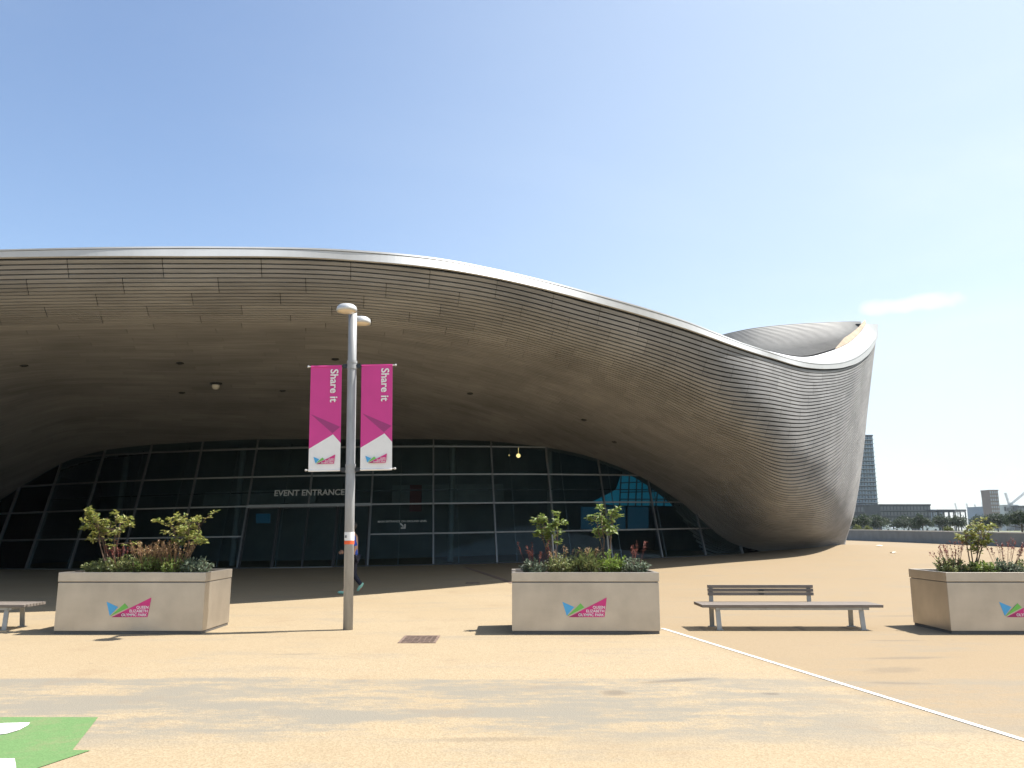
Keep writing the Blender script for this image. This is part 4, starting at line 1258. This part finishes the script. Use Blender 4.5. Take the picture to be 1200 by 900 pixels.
def build_drain():
    root = empty('drain_cover', (-1.36, 12.32, 0.0))
    tag(root, 'small rusty drain grating set in the plaza beside the lamp post', 'drain')
    w, d = .27, .40
    bm = bmesh.new()
    for x0, x1, y0, y1 in ((-w, w, -d, -d + .04), (-w, w, d - .04, d), (-w, -w + .04, -d + .041, d - .041), (w - .04, w, -d + .041, d - .041)):
        box(bm, x0, x1, y0, y1, -.03, .008)
    obj('frame', bm, M['iron'], root)
    bm = bmesh.new()
    for i in range(14):
        y = -d + .05 + i * (2 * d - .1) / 13.0
        bar(bm, (-w + .04, y, .004), (w - .04, y, .004), .026, .012)
    for i in range(5):
        x = -w + .1 + i * .085
        bar(bm, (x, -d + .04, .002), (x, d - .04, .002), .014, .012)
    obj('grating', bm, M['iron'], root)
    bm = bmesh.new(); box(bm, -w + .02, w - .02, -d + .02, d - .02, .0005, .0025)
    obj('pit', bm, M['pit'], root)
    # slot drain and a small cover in the shade of the roof
    a, b = ground_at(545, 665), ground_at(601, 683.5)
    bm = bmesh.new(); K = 12; d2 = (b - a).normalized(); n = Vector((-d2.y, d2.x, 0)).normalized() * .09
    prev = None
    for i in range(K + 1):
        p = a.lerp(b, i / K); z = ground_z(p.x, p.y)
        q = [bm.verts.new((p.x + s * n.x, p.y + s * n.y, z + zz)) for s, zz in ((-1, -.01), (-1, .006), (1, .006), (1, -.01))]
        if prev:
            for k in range(3): bm.faces.new((prev[k], q[k], q[k + 1], prev[k + 1]))
        prev = q
    tag(obj('slot_drain', bm, M['iron']), 'thin dark slot drain running through the shade behind the middle planter', 'drain')
    p = ground_at(554, 683.3)
    bm = bmesh.new(); box(bm, p.x - .2, p.x + .2, p.y - .16, p.y + .16, p.z - .02, p.z + .012, .004)
    for i in range(5): box(bm, p.x - .16 + i * .07, p.x - .13 + i * .07, p.y - .12, p.y + .12, p.z + .0125, p.z + .017)
    tag(obj('access_cover', bm, M['iron']), 'small dark metal access cover lying beside the slot drain', 'cover')

# ------------------------------------------------------------------ benches
def make_bench(loc, label):
    root = empty('bench', loc)
    tag(root, label, 'bench', 'long timber slatted benches on the plaza')
    L, D, H = 2.92, .62, .40
    bm = bmesh.new()
    n = 7; sw = D / n
    for i in range(n):
        box(bm, 0, L, i * sw + .006, (i + 1) * sw - .006, H - .045, H, .004)
    obj('seat', bm, M['bench_wood'], root)
    bm = bmesh.new()
    for y in (.06, D - .06): box(bm, .22, L - .22, y - .02, y + .02, H - .085, H - .0465)
    for x in (.25, 1.05, 1.85, L - .3): box(bm, x - .025, x + .025, .03, D - .03, H - .084, H - .0468)
    obj('seat_frame', bm, M['bench_metal'], root)
    for x in (.27, L - .33):
        for y, sgn in ((.10, -1), (D - .10, 1)):
            bm = bmesh.new()
            bar(bm, (x, y, H - .08), (x + .01, y + sgn * .035, 0.0), .075, .022, (0, 1, 0))
            box(bm, x - .05, x + .07, y + sgn * .035 - .04, y + sgn * .035 + .04, 0.0, .012)
            obj('leg', bm, M['bench_metal'], root)
    bm = bmesh.new()
    for i in range(3):
        z = .50 + i * .06
        box(bm, .24, 2.02, D - .035 + i * .008, D + .0 + i * .008, z, z + .052, .004)
    obj('backrest', bm, M['bench_wood'], root)
    for x in (.30, 1.95):
        bm = bmesh.new(); box(bm, x - .035, x + .035, D + .004, D + .02, H - .08, .66); box(bm, x - .035, x + .035, D - .06, D + .003, H - .08, H - .05)
        obj('backrest_post', bm, M['bench_metal'], root)
    bm = bmesh.new()
    for z in (.526, .586): box(bm, 1.09, 1.18, D - .0405, D - .033, z - .008, z + .008)
    obj('backrest_plate', bm, M['dark_metal'], root)
    return root

# ------------------------------------------------------------------ the walker, almost hidden by the post
def build_person():
    base = ground_at(412, 696)
    root = empty('person', base)
    tag(root, 'person in blue top and navy leggings walking left, mostly hidden behind the lamp post', 'person')
    def skin_mesh(joints, edges, name, m, sub=2, parent=root):
        me = bpy.data.meshes.new(name)
        me.from_pydata([j[0] for j in joints], edges, [])
        o = bpy.data.objects.new(name, me); COL.objects.link(o)
        md = o.modifiers.new('Skin', 'SKIN'); md.use_smooth_shade = True
        for i, j in enumerate(joints):
            v = me.skin_vertices[0].data[i]; rr = j[1]
            v.radius = rr if isinstance(rr, tuple) else (rr, rr)
            v.use_root = (i == 0)
        o.modifiers.new('Sub', 'SUBSURF').levels = sub
        dg = bpy.context.evaluated_depsgraph_get(); dg.update()
        m2 = bpy.data.meshes.new_from_object(o.evaluated_get(dg))
        bpy.data.objects.remove(o)
        for p in m2.polygons: p.use_smooth = True
        return link_mesh(name, m2, m, parent)
    # walking towards -X; left foot forward
    J = [((0, 0, .92), (.13, .11)), ((0, 0, 1.08), (.12, .10)), ((-.01, 0, 1.28), (.15, .11)), ((-.02, 0, 1.43), (.09, .08)), ((-.03, 0, 1.50), (.055, .055)), ((-.045, 0, 1.60), (.085, .07)), ((-.045, 0, 1.67), (.075, .065)),
         # legs
         ((-.02, -.09, .86), (.09, .09)), ((-.12, -.09, .48), (.058, .058)), ((-.15, -.09, .10), (.04, .04)), ((-.27, -.09, .05), (.035, .03)),
         ((.02, .09, .86), (.09, .09)), ((.02, .09, .46), (.058, .058)), ((.22, .09, .20), (.04, .04)), ((.17, .09, .08), (.035, .03)),
         # arms
         ((-.01, -.19, 1.38), (.05, .05)), ((.12, -.23, 1.14), (.042, .042)), ((.02, -.22, .93), (.032, .032)),
         ((-.01, .19, 1.38), (.05, .05)), ((-.10, .23, 1.12), (.042, .042)), ((-.24, .2, 1.02), (.032, .032))]
    E_ = [(0, 1), (1, 2), (2, 3), (3, 4), (4, 5), (5, 6), (0, 7), (7, 8), (8, 9), (9, 10), (0, 11), (11, 12), (12, 13), (13, 14), (3, 15), (15, 16), (16, 17), (3, 18), (18, 19), (19, 20)]
    skin_mesh(J, E_, 'body', M['skin'])
    # clothing: slightly larger shells over torso, upper arms and legs
    def grow(ids, ed, name, m, g):
        idx = {a: k for k, a in enumerate(ids)}
        js = [(J[a][0], tuple(q + g for q in J[a][1])) for a in ids]
        return skin_mesh(js, [(idx[a], idx[b]) for a, b in ed], name, m)
    grow([1, 2, 3, 0, 15, 16, 18, 19], [(0, 1), (1, 2), (2, 3), (3, 15), (15, 16), (3, 18), (18, 19)], 'shirt', M['shirt'], .014)
    grow([0, 7, 8, 9, 11, 12, 13], [(0, 7), (7, 8), (8, 9), (0, 11), (11, 12), (12, 13)], 'leggings', M['shorts'], .012)
    bm = bmesh.new(); bmesh.ops.create_uvsphere(bm, u_segments=16, v_segments=10, radius=.105, matrix=Matrix.Translation((-.02, 0, 1.655)) @ Matrix.Diagonal((1.0, .82, .95, 1)))
    obj('hair', bm, M['hair'], root, smooth=True)
    # face: eyes, nose and mouth on the leading side; ears
    bm = bmesh.new()
    for y in (-.032, .032): bmesh.ops.create_uvsphere(bm, u_segments=8, v_segments=6, radius=.011, matrix=Matrix.Translation((-.128, y, 1.62)))
    obj('eyes', bm, M['hair'], root, smooth=True)
    for s, (ax, az, rot) in ((-1, (-.20, .035, 0)), (1, (.19, .15, -.95))):
        bm = bmesh.new(); bmesh.ops.create_uvsphere(bm, u_segments=14, v_segments=8, radius=.05, matrix=Matrix.Translation((ax, s * .09, az + .01)) @ Matrix.Rotation(rot, 4, 'Y') @ Matrix.Diagonal((2.6, .9, .85, 1)))
        obj('shoe', bm, M['shoe'], root, smooth=True)
    # hands with fingers
    for (p, d) in ((Vector((.02, -.22, .91)), Vector((-.25, 0, -1))), (Vector((-.26, .2, 1.01)), Vector((-1, -.1, -.25)))):
        d.normalize(); s = d.cross(Vector((0, 1, 0))).normalized()
        bm = bmesh.new()
        bmesh.ops.create_uvsphere(bm, u_segments=10, v_segments=8, radius=.038, matrix=Matrix.Translation(p + d * .045) @ Matrix.Diagonal((1, .6, 1.2, 1)))
        for k, ln in enumerate((.062, .072, .068, .052)):
            q = p + d * .075 + s * (k - 1.5) * .019
            tube(bm, [q, q + d * ln * .55 + Vector((0, .006, 0)), q + d * ln * .95 + Vector((0, .022, 0))], [.009, .008, .006], 6)
        q = p + d * .03 - s * .032
        tube(bm, [q, q + d * .03 - s * .022, q + d * .06 - s * .025], [.011, .010, .007], 6)
        obj('hand', bm, M['skin'], root, smooth=True)

# ------------------------------------------------------------------ beyond the plaza
def build_parapet():
    root = empty('parapet_wall', (30, 50, 0)); root.matrix_world = Matrix.Identity(4)
    tag(root, 'long low grey parapet wall curving along the right of the plaza', 'wall')
    ys = np.linspace(12, 118, 70)
    secs, cop = [], []
    for y in ys:
        x = wall_x(y); g = ground_z(x, y); top = 1.40 + 0.16 * ss(45, 85, y)
        nx, ny = 1.0, 0
        secs.append([(x, y, g - .3), (x, y, top - .07), (x + .28, y, top - .07), (x + .28, y, -3.0)])
        cop.append([(x - .03, y, top - .068), (x - .03, y, top), (x + .31, y, top), (x + .31, y, top - .068)])
    for nm, S_, m in (('wall_face', secs, M['wall']), ('coping', cop, M['coping'])):
        vs = [v for s in S_ for v in s]; fs = []
        for i in range(len(S_) - 1):
            for k in range(3 if nm == 'wall_face' else 4):
                k2 = (k + 1) % 4
                fs.append((4 * i + k, 4 * i + k2, 4 * i + 4 + k2, 4 * i + 4 + k))
        pyobj(nm, vs, fs, m, root)
    for px, py in ((1029, 640.5), (1044.5, 648.5)):
        p = ground_at(px, py); r = random.Random(px)
        bm = bmesh.new()
        g = [[bm.verts.new((p.x + a * .09, p.y + b * .07, p.z + .02 + .06 * r.random())) for b in range(4)] for a in range(4)]
        for a in range(3):
            for b in range(3): bm.faces.new((g[a][b], g[a + 1][b], g[a + 1][b + 1], g[a][b + 1]))
        o = obj('paper_scrap', bm, M['paper'])
        tag(o, 'white paper scrap on the tan ground, ' + ('the one nearer the foot of the hall' if py < 645 else 'the one farther from the hall'), 'litter', 'white paper scraps on the plaza')

def facade_block(name, x0, x1, y_top, Y, depth, label, m, mw, nx, nz, base_z=-2.6, cat='building', group=None, mslab=None, top_shift=(0, 0), gap=.25):
    """block seen across the plaza: x0..x1 and y_top are photo pixels at distance Y. Walls, a window per opening row, roof parapet"""
    a = at(x0, y_top, Y); b = at(x1, y_top, Y)
    root = empty(name, ((a.x + b.x) / 2, Y, base_z)); root.matrix_world = Matrix.Identity(4)
    tag(root, label, cat, group)
    W = b.x - a.x; Ht = a.z - base_z
    bm = bmesh.new(); v = box(bm, a.x, b.x, Y, Y + depth, base_z, a.z)
    for k in (4, 6): v[k].co.x += top_shift[0]
    for k in (5, 7): v[k].co.x += top_shift[1]
    obj('wall', bm, m, root)
    def X(u, z):
        f = (z - base_z) / Ht
        l = a.x + top_shift[0] * f; r_ = b.x + top_shift[1] * f
        return l + (r_ - l) * u
    for j in range(nz):
        bm = bmesh.new()
        z0 = base_z + Ht * (j + .25) / nz; z1 = base_z + Ht * (j + .85) / nz
        for i in range(nx):
            u0 = (i + gap / 2) / nx; u1 = (i + 1 - gap / 2) / nx
            vs = [(X(u0, z0), Y - .08, z0), (X(u1, z0), Y - .08, z0), (X(u1, z1), Y - .08, z1), (X(u0, z1), Y - .08, z1)]
            f = [bm.verts.new(q) for q in vs]; g = [bm.verts.new((q[0], Y + .02, q[2])) for q in vs]
            bm.faces.new(f)
            for t in range(4): bm.faces.new((f[t], g[t], g[(t + 1) % 4], f[(t + 1) % 4]))
        obj('window_row', bm, mw, root)
        if mslab:
            bm = bmesh.new(); zz = base_z + Ht * (j + .08) / nz
            box(bm, X(0, zz) - .1, X(1, zz) + .1, Y - .9, Y + .0, zz, zz + Ht / nz * .12)
            obj('balcony', bm, mslab, root)
    bm = bmesh.new(); box(bm, a.x + top_shift[0] - .2, b.x + top_shift[1] + .2, Y - .3, Y + depth + .2, a.z + .01, a.z + .6)
    obj('roof', bm, m, root)
    return root

def far_tree(px, y_top, y_base_z, Y, width_px, label, seed, m='leaf_far', n=1500, group='trees beyond the parapet', name='tree', cat='tree'):
    r = random.Random(seed)
    top = at(px, y_top, Y)
    W = width_px / F * Y
    h = top.z - y_base_z
    root = empty(name, (top.x, Y, y_base_z)); tag(root, label, cat, group)
    bm = bmesh.new(); tips = []
    tube(bm, [(0, 0, 0), (r.uniform(-.1, .1), 0, h * .35), (r.uniform(-.2, .2), 0, h * .75)], [h * .03 + .04, h * .022 + .02, .03], 8)
    for k in range(9):
        d = rdir(r, .05, .8); q = Vector((0, 0, h * r.uniform(.25, .55)))
        e = q + Vector((d.x * W * .42, d.y * W * .42, d.z * h * .4))
        tube(bm, [q, q.lerp(e, .5) + Vector((0, 0, h * .04)), e], [h * .012 + .01, h * .008 + .01, .01], 6)
    obj('trunk', bm, M['bark'], root)
    bl = bmesh.new()
    cl = []
    for k in range(26):
        d = rdir(r, -.6, 1); q = r.random() ** .4
        c = Vector((d.x * W * .40 * q, d.y * W * .40 * q, h * .60 + d.z * h * .33 * q))
        cl.append((c, r.uniform(.10, .2) * W))
    s0 = max(.10, W * .05)
    for k in range(n):
        c, cr_ = r.choice(cl)
        p = c + rdir(r) * cr_ * r.random() ** .5
        p.z = max(p.z, h * .1)
        leaf(bl, p, rdir(r), Vector((0, 0, 1)) + rdir(r), s0 * r.uniform(.7, 1.5), s0 * r.uniform(.6, 1.0))
    obj('crown', bl, M[m], root, normals=False)
    return root

def lattice(bm, a, b, w, n, t=.12):
    """square lattice boom between two points"""
    a, b = Vector(a), Vector(b); d = (b - a).normalized()
    s = d.cross(Vector((0, 1, 0))).normalized() * w / 2; f = Vector((0, w / 2, 0))
    cor = [s + f, s - f, -s - f, -s + f]
    for c in cor: bar(bm, a + c, b + c, t, t)
    for i in range(n):
        p = a.lerp(b, i / n); q = a.lerp(b, (i + 1) / n)
        for k in range(4):
            bar(bm, p + cor[k], q + cor[(k + 1) % 4], t * .6, t * .6)

def crane(px, y_base, y_cab, Y, jib_px, jib_py, cj, label, w=1.6):
    base = at(px, y_base, Y); cab = at(px, y_cab, Y)
    root = empty('tower_crane', (base.x, Y, -2.6)); root.matrix_world = Matrix.Identity(4)
    tag(root, label, 'crane', 'tower cranes on the skyline')
    t = w * .16
    bm = bmesh.new(); lattice(bm, (base.x, Y, -2.6), cab, w, 14, t); obj('mast', bm, M['crane'], root)
    bm = bmesh.new(); lattice(bm, cab, at(jib_px, jib_py, Y), w * .8, 10, t); obj('jib', bm, M['crane'], root)
    bm = bmesh.new(); e = at(cj[0], cj[1], Y); lattice(bm, cab, e, w * .8, 3, t)
    box(bm, e.x - w * .7, e.x + w * .7, Y - w * .5, Y + w * .5, e.z - w, e.z + w * .3); obj('counter_jib', bm, M['crane'], root)
    bm = bmesh.new(); box(bm, cab.x - w * .6, cab.x + w * .6, Y - w, Y - w * .3, cab.z - w * .6, cab.z + w); obj('cab', bm, M['block_white'], root)

def van(px, Y, label, L=5.2, Hh=2.3, flip=1, m='van'):
    p = at(px, 616, Y)
    root = empty('van', (p.x, Y, .9)); tag(root, label, 'van', 'white vans beyond the parapet')
    prof = [(-L / 2, .35), (L / 2, .35), (L / 2, .95), (L / 2 - .25, 1.1), (L / 2 - .95, 1.25), (L / 2 - 1.6, Hh), (-L / 2 + .15, Hh), (-L / 2, Hh - .2)]
    bm = bmesh.new(); prism(bm, [(a * flip, b) for a, b in prof], lambda a, b, d: Vector((a, d, b)), 1.9)
    obj('body', bm, M[m], root)
    bm = bmesh.new(); prism(bm, [(flip * a, b) for a, b in ((L / 2 - 1.0, 1.32), (L / 2 - 1.62, Hh - .2), (L / 2 - 2.3, Hh - .2), (L / 2 - 2.3, 1.32))], lambda a, b, d: Vector((a, -.01 + d, b)), .008)
    obj('side_window', bm, M['carglass'], root)
    for x in (-L / 2 + 1.0, L / 2 - .95):
        bm = bmesh.new()
        tube(bm, [(x * flip, -.03, .36), (x * flip, .2, .36)], .36, 16); tube(bm, [(x * flip, 1.7, .36), (x * flip, 1.93, .36)], .36, 16)
        obj('wheel', bm, M['tyre'], root)

def build_beyond():
    # terrace the vans stand on
    vs = [(34.8, 75, .9), (420, 75, .9), (420, 345, .9), (34.8, 345, .9)]
    tag(pyobj('road', vs, [(0, 1, 2, 3)], M['far_ground']), 'lower road beyond the parapet', 'road', kind='structure')
    # dark residential tower whose outline widens downwards
    facade_block('residential_tower', 996, 1022.4, 511, 400, 14, 'tall dark blue residential tower rising behind the tip of the hall', M['tower_dark'], M['tower_glass'], 7, 24, mslab=M['tower_pale'], top_shift=(2.0, 0), gap=.35)
    facade_block('podium_block', 975, 1033, 593, 385, 12, 'dark podium block at the foot of the tall residential tower', M['block_dark'], M['block_mid'], 14, 4)
    facade_block('apartment_block', 1031, 1090, 592.5, 350, 16, 'long dark flat roofed apartment block right of the residential tower', M['block_dark'], M['block_mid'], 15, 6, mslab=M['block_mid'])
    facade_block('office_block', 1088, 1106, 598, 620, 20, 'small pale grey office block behind the steel frame', M['block_blue'], M['block_mid'], 6, 4)
    facade_block('office_block', 1153, 1166, 594.5, 640, 24, 'blue grey office block left of the ochre tower', M['block_blue'], M['tower_glass'], 5, 5)
    facade_block('ochre_tower', 1160.5, 1169.3, 575, 560, 10, 'slim ochre brown tower with a flared top', M['ochre'], M['tower_pale'], 4, 12, top_shift=(-.9, .1), gap=.5)
    facade_block('white_block', 1176, 1193, 592.5, 600, 20, 'white block with the twin cranes above it', M['block_white'], M['block_mid'], 5, 4)
    facade_block('dark_block', 1192, 1230, 593.5, 590, 20, 'dark flat roofed block at the far right of the skyline', M['block_dark'], M['block_mid'], 9, 4)
    # steel frame of a gantry
    root = empty('steel_frame', (150, 300, -2.6)); root.matrix_world = Matrix.Identity(4)
    tag(root, 'open steel frame structure between apartment block and ochre tower', 'frame')
    Y = 300
    for x in (1100, 1106, 1112, 1119, 1125, 1131):
        p = at(x, 599, Y); bm = bmesh.new(); bar(bm, (p.x, Y, -2.6), p, .32, .32, (0, 1, 0)); bar(bm, (p.x, Y + 8, -2.6), p + Vector((0, 8, 0)), .32, .32, (0, 1, 0)); bar(bm, p + Vector((0, .17, -.16)), p + Vector((0, 7.8, -.16)), .3, .3)
        obj('post_pair', bm, M['block_dark'], root)
    bm = bmesh.new()
    for dy in (0, 8): bar(bm, at(1098, 598.6, Y) + Vector((0, dy, .2)), at(1132, 598.6, Y) + Vector((0, dy, .2)), .35, .55)
    obj('top_beam', bm, M['block_dark'], root)
    # cranes
    crane(1182.5, 592, 591, 598, 1178, 577.5, (1185, 590), 'pale tower crane with its jib raised steeply to the left above the white block', 1.2)
    crane(1184.5, 592, 591, 596, 1202, 576.5, (1181.5, 593), 'pale tower crane with its jib slanting to the right above the white block', 1.2)
    for i, (x, y0, jx, jy) in enumerate(((1122, 601, 1119, 589.5), (1136, 602, 1132.5, 590), (1145.5, 602, 1142, 591), (1152, 600, 1151, 588.5))):
        crane(x, 604, y0, 1100, jx, jy, (x + 1.2, y0 + .8), 'thin distant crane, ' + ['first', 'second', 'third', 'fourth'][i] + ' from the left of the four near the steel frame', 1.2)
    # trees and bushes
    ts = [(1006, 604, 150, 33, 'dark tree against the podium block, close to the tip of the hall', 'leaf_far'),
          (1030, 604.5, 170, 29, 'dark tree in front of the podium block and the residential tower', 'leaf_far'),
          (1058, 606, 190, 29, 'dark tree in front of the middle of the apartment block', 'leaf_far'),
          (1080, 604, 160, 29, 'rounded grey green tree in front of the right end of the apartment block', 'leaf_far'),
          (1103, 604.5, 180, 29, 'dark tree under the left end of the steel frame', 'leaf_far'),
          (1122, 605, 170, 27, 'dark tree under the right end of the steel frame', 'leaf_far'),
          (1148, 605, 190, 29, 'dark tree right of the steel frame and left of the ochre tower', 'leaf_far'),
          (1168, 603, 170, 31, 'dark tree in front of the foot of the ochre tower', 'leaf_far'),
          (1195, 597, 95, 34, 'nearest dark tree beyond the parapet at the right edge of the photo', 'leaf_far')]
    for i, (x, y, Y, w, lab, m) in enumerate(ts):
        far_tree(x, y, .9, Y, w, lab, 60 + i, m, 2600)
    for i, (x, y, Y, w, lab) in enumerate(((1004, 615, 84, 12, 'yellow green bush on the parapet line beside the foot of the hall'), (1017, 616, 86, 12, 'yellow green bush on the parapet line left of the white vans'), (1111, 616.5, 80, 12, 'yellow green bush above the parapet under the steel frame'))):
        far_tree(x, y, .9, Y, w, lab, 80 + i, 'leaf_far2', 700, group='bushes along the parapet', name='bush', cat='bush')
    van(1043.5, 255, 'small white van seen over the parapet, left of the long van', 3.6, 2.2)
    van(1057.5, 245, 'long white van seen over the parapet in front of the apartment block', 5.4, 2.5, -1)
    van(1091, 235, 'low white van below the left end of the steel frame', 4.4, 1.55)

def build_haze():
    bm = bmesh.new(); box(bm, -500, 900, -60, 1250, -3.6, 75)
    m = bpy.data.materials.new('summer_haze'); m.use_nodes = True
    nt = m.node_tree
    for n in list(nt.nodes):
        if n.type == 'BSDF_PRINCIPLED': nt.nodes.remove(n)
    v = N(nt, 'ShaderNodeVolumePrincipled'); v.inputs['Color'].default_value = (.86, .92, 1, 1); v.inputs['Density'].default_value = HAZE; v.inputs['Anisotropy'].default_value = .3
    nt.links.new(v.outputs[0], nt.nodes['Material Output'].inputs['Volume'])
    o = obj('haze', bm, m)
    tag(o, 'thin summer haze over the whole place', 'haze', kind='stuff')
HAZE = 0.00014

# ------------------------------------------------------------------ light, sky, camera
def build_light():
    to_sun = Vector((3.13, 0.74, 5.15)).normalized()
    el = math.asin(to_sun.z)
    az = math.atan2(to_sun.x, to_sun.y)          # clockwise from +Y
    sun = bpy.data.lights.new('sun', 'SUN'); sun.energy = SUN_E; sun.angle = math.radians(.53); sun.color = (1.0, .955, .88)
    so = bpy.data.objects.new('sun', sun); COL.objects.link(so)
    so.rotation_euler = to_sun.to_track_quat('Z', 'Y').to_euler(); so.location = (30, 20, 60)
    w = bpy.data.worlds.new('World'); scene.world = w; w.use_nodes = True
    nt = w.node_tree; L = nt.links.new
    bg = nt.nodes['Background']; bg.inputs['Strength'].default_value = SKY_E
    sky = N(nt, 'ShaderNodeTexSky'); sky.sky_type = 'NISHITA'; sky.sun_disc = False
    sky.sun_elevation = el; sky.sun_rotation = az
    sky.altitude = 0; sky.air_density = 1.0; sky.dust_density = SKY_DUST; sky.ozone_density = 1.3
    # thin high cloud streaks and one small cumulus low on the right
    tc = N(nt, 'ShaderNodeTexCoord')
    mp = N(nt, 'ShaderNodeMapping'); mp.inputs['Scale'].default_value = (1.0, 1.6, 3.6); mp.inputs['Rotation'].default_value = (0.0, -.75, .2)
    L(tc.outputs['Generated'], mp.inputs[0])
    n = N(nt, 'ShaderNodeTexNoise'); n.inputs['Scale'].default_value = 1.3; n.inputs['Detail'].default_value = 5; n.inputs['Roughness'].default_value = .55; n.inputs['Distortion'].default_value = .6
    L(mp.outputs[0], n.inputs['Vector'])
    mr = N(nt, 'ShaderNodeMapRange'); mr.interpolation_type = 'SMOOTHSTEP'
    mr.inputs['From Min'].default_value = .40; mr.inputs['From Max'].default_value = .80; mr.inputs['To Max'].default_value = .22
    L(n.outputs['Fac'], mr.inputs['Value'])
    # more veil towards the sunny side (direction of +X)
    sep = N(nt, 'ShaderNodeSeparateXYZ'); L(tc.outputs['Generated'], sep.inputs[0])
    mrx = N(nt, 'ShaderNodeMapRange'); mrx.interpolation_type = 'SMOOTHSTEP'
    mrx.inputs['From Min'].default_value = .0; mrx.inputs['From Max'].default_value = .62; mrx.inputs['To Min'].default_value = .3; mrx.inputs['To Max'].default_value = 1.9
    L(sep.outputs['X'], mrx.inputs['Value'])
    mu = N(nt, 'ShaderNodeMath', operation='MULTIPLY'); L(mr.outputs[0], mu.inputs[0]); L(mrx.outputs[0], mu.inputs[1])
    ad0 = N(nt, 'ShaderNodeMath', operation='ADD'); L(mu.outputs[0], ad0.inputs[0])
    mrv = N(nt, 'ShaderNodeMapRange'); mrv.interpolation_type = 'SMOOTHSTEP'
    mrv.inputs['From Min'].default_value = -.45; mrv.inputs['From Max'].default_value = .6; mrv.inputs['To Min'].default_value = .0; mrv.inputs['To Max'].default_value = SKY_VEIL
    L(sep.outputs['X'], mrv.inputs['Value']); L(mrv.outputs[0], ad0.inputs[1])
    # cumulus
    cdir = (at(1063, 357, 1000) - Vector((0, 0, EYE))).normalized()
    sub = N(nt, 'ShaderNodeVectorMath', operation='SUBTRACT'); L(tc.outputs['Generated'], sub.inputs[0]); sub.inputs[1].default_value = cdir
    mp2 = N(nt, 'ShaderNodeMapping'); mp2.inputs['Scale'].default_value = (11, 11, 62); L(sub.outputs[0], mp2.inputs[0])
    nz = N(nt, 'ShaderNodeTexNoise'); nz.inputs['Scale'].default_value = 22; nz.inputs['Detail'].default_value = 5; L(tc.outputs['Generated'], nz.inputs['Vector'])
    ln = N(nt, 'ShaderNodeVectorMath', operation='LENGTH'); L(mp2.outputs[0], ln.inputs[0])
    adn = N(nt, 'ShaderNodeMath', operation='MULTIPLY_ADD'); L(nz.outputs['Fac'], adn.inputs[0]); adn.inputs[1].default_value = 1.6; L(ln.outputs['Value'], adn.inputs[2])
    mrc = N(nt, 'ShaderNodeMapRange'); mrc.interpolation_type = 'SMOOTHSTEP'; mrc.inputs['From Min'].default_value = 1.85; mrc.inputs['From Max'].default_value = 1.15; mrc.inputs['To Min'].default_value = 0; mrc.inputs['To Max'].default_value = 1.25
    L(adn.outputs[0], mrc.inputs['Value'])
    mxm = N(nt, 'ShaderNodeMath', operation='MAXIMUM'); mxm.use_clamp = False; L(ad0.outputs[0], mxm.inputs[0]); L(mrc.outputs[0], mxm.inputs[1])
    mix = N(nt, 'ShaderNodeMix', data_type='RGBA'); mix.clamp_factor = False; L(mxm.outputs[0], mix.inputs['Factor'])
    ca = [x for x in mix.inputs if x.type == 'RGBA']; L(sky.outputs[0], ca[0]); ca[1].default_value = SKY_CLOUD
    L([x for x in mix.outputs if x.type == 'RGBA'][0], bg.inputs['Color'])
    # camera
    cam = bpy.data.cameras.new('camera'); cam.sensor_width = 36; cam.lens = 36 * F / 1200; cam.clip_end = 12000; cam.clip_start = .05
    co = bpy.data.objects.new('camera', cam); COL.objects.link(co)
    co.location = (0, 0, EYE); co.rotation_euler = (PI / 2 + PITCH, 0, 0)
    scene.camera = co
    vs = scene.view_settings; vs.view_transform = 'Standard'; vs.look = 'None'; vs.gamma = 1; vs.exposure = EXPO; vs.use_curve_mapping = False
    scene.cycles.max_bounces = 8; scene.cycles.diffuse_bounces = 4; scene.cycles.glossy_bounces = 4; scene.cycles.transparent_max_bounces = 12
    scene.cycles.caustics_reflective = False; scene.cycles.caustics_refractive = False

SUN_E, SKY_E, SKY_DUST, SKY_VEIL, EXPO = 4.6, 0.10, 1.0, 0.50, 1.1
SKY_CLOUD = (4.3, 4.85, 5.2, 1)

build_ground()
build_markings()
build_hall()
build_planters()
build_lamp()
build_drain()
make_bench((3.06, 13.36, 0), 'long timber bench with a short backrest right of the middle planter')
make_bench((-7.85 - 2.92, 13.36, 0), 'timber bench cut by the left edge of the photo, beside the left planter')
build_person()
build_parapet()
build_beyond()
build_haze()
build_light()
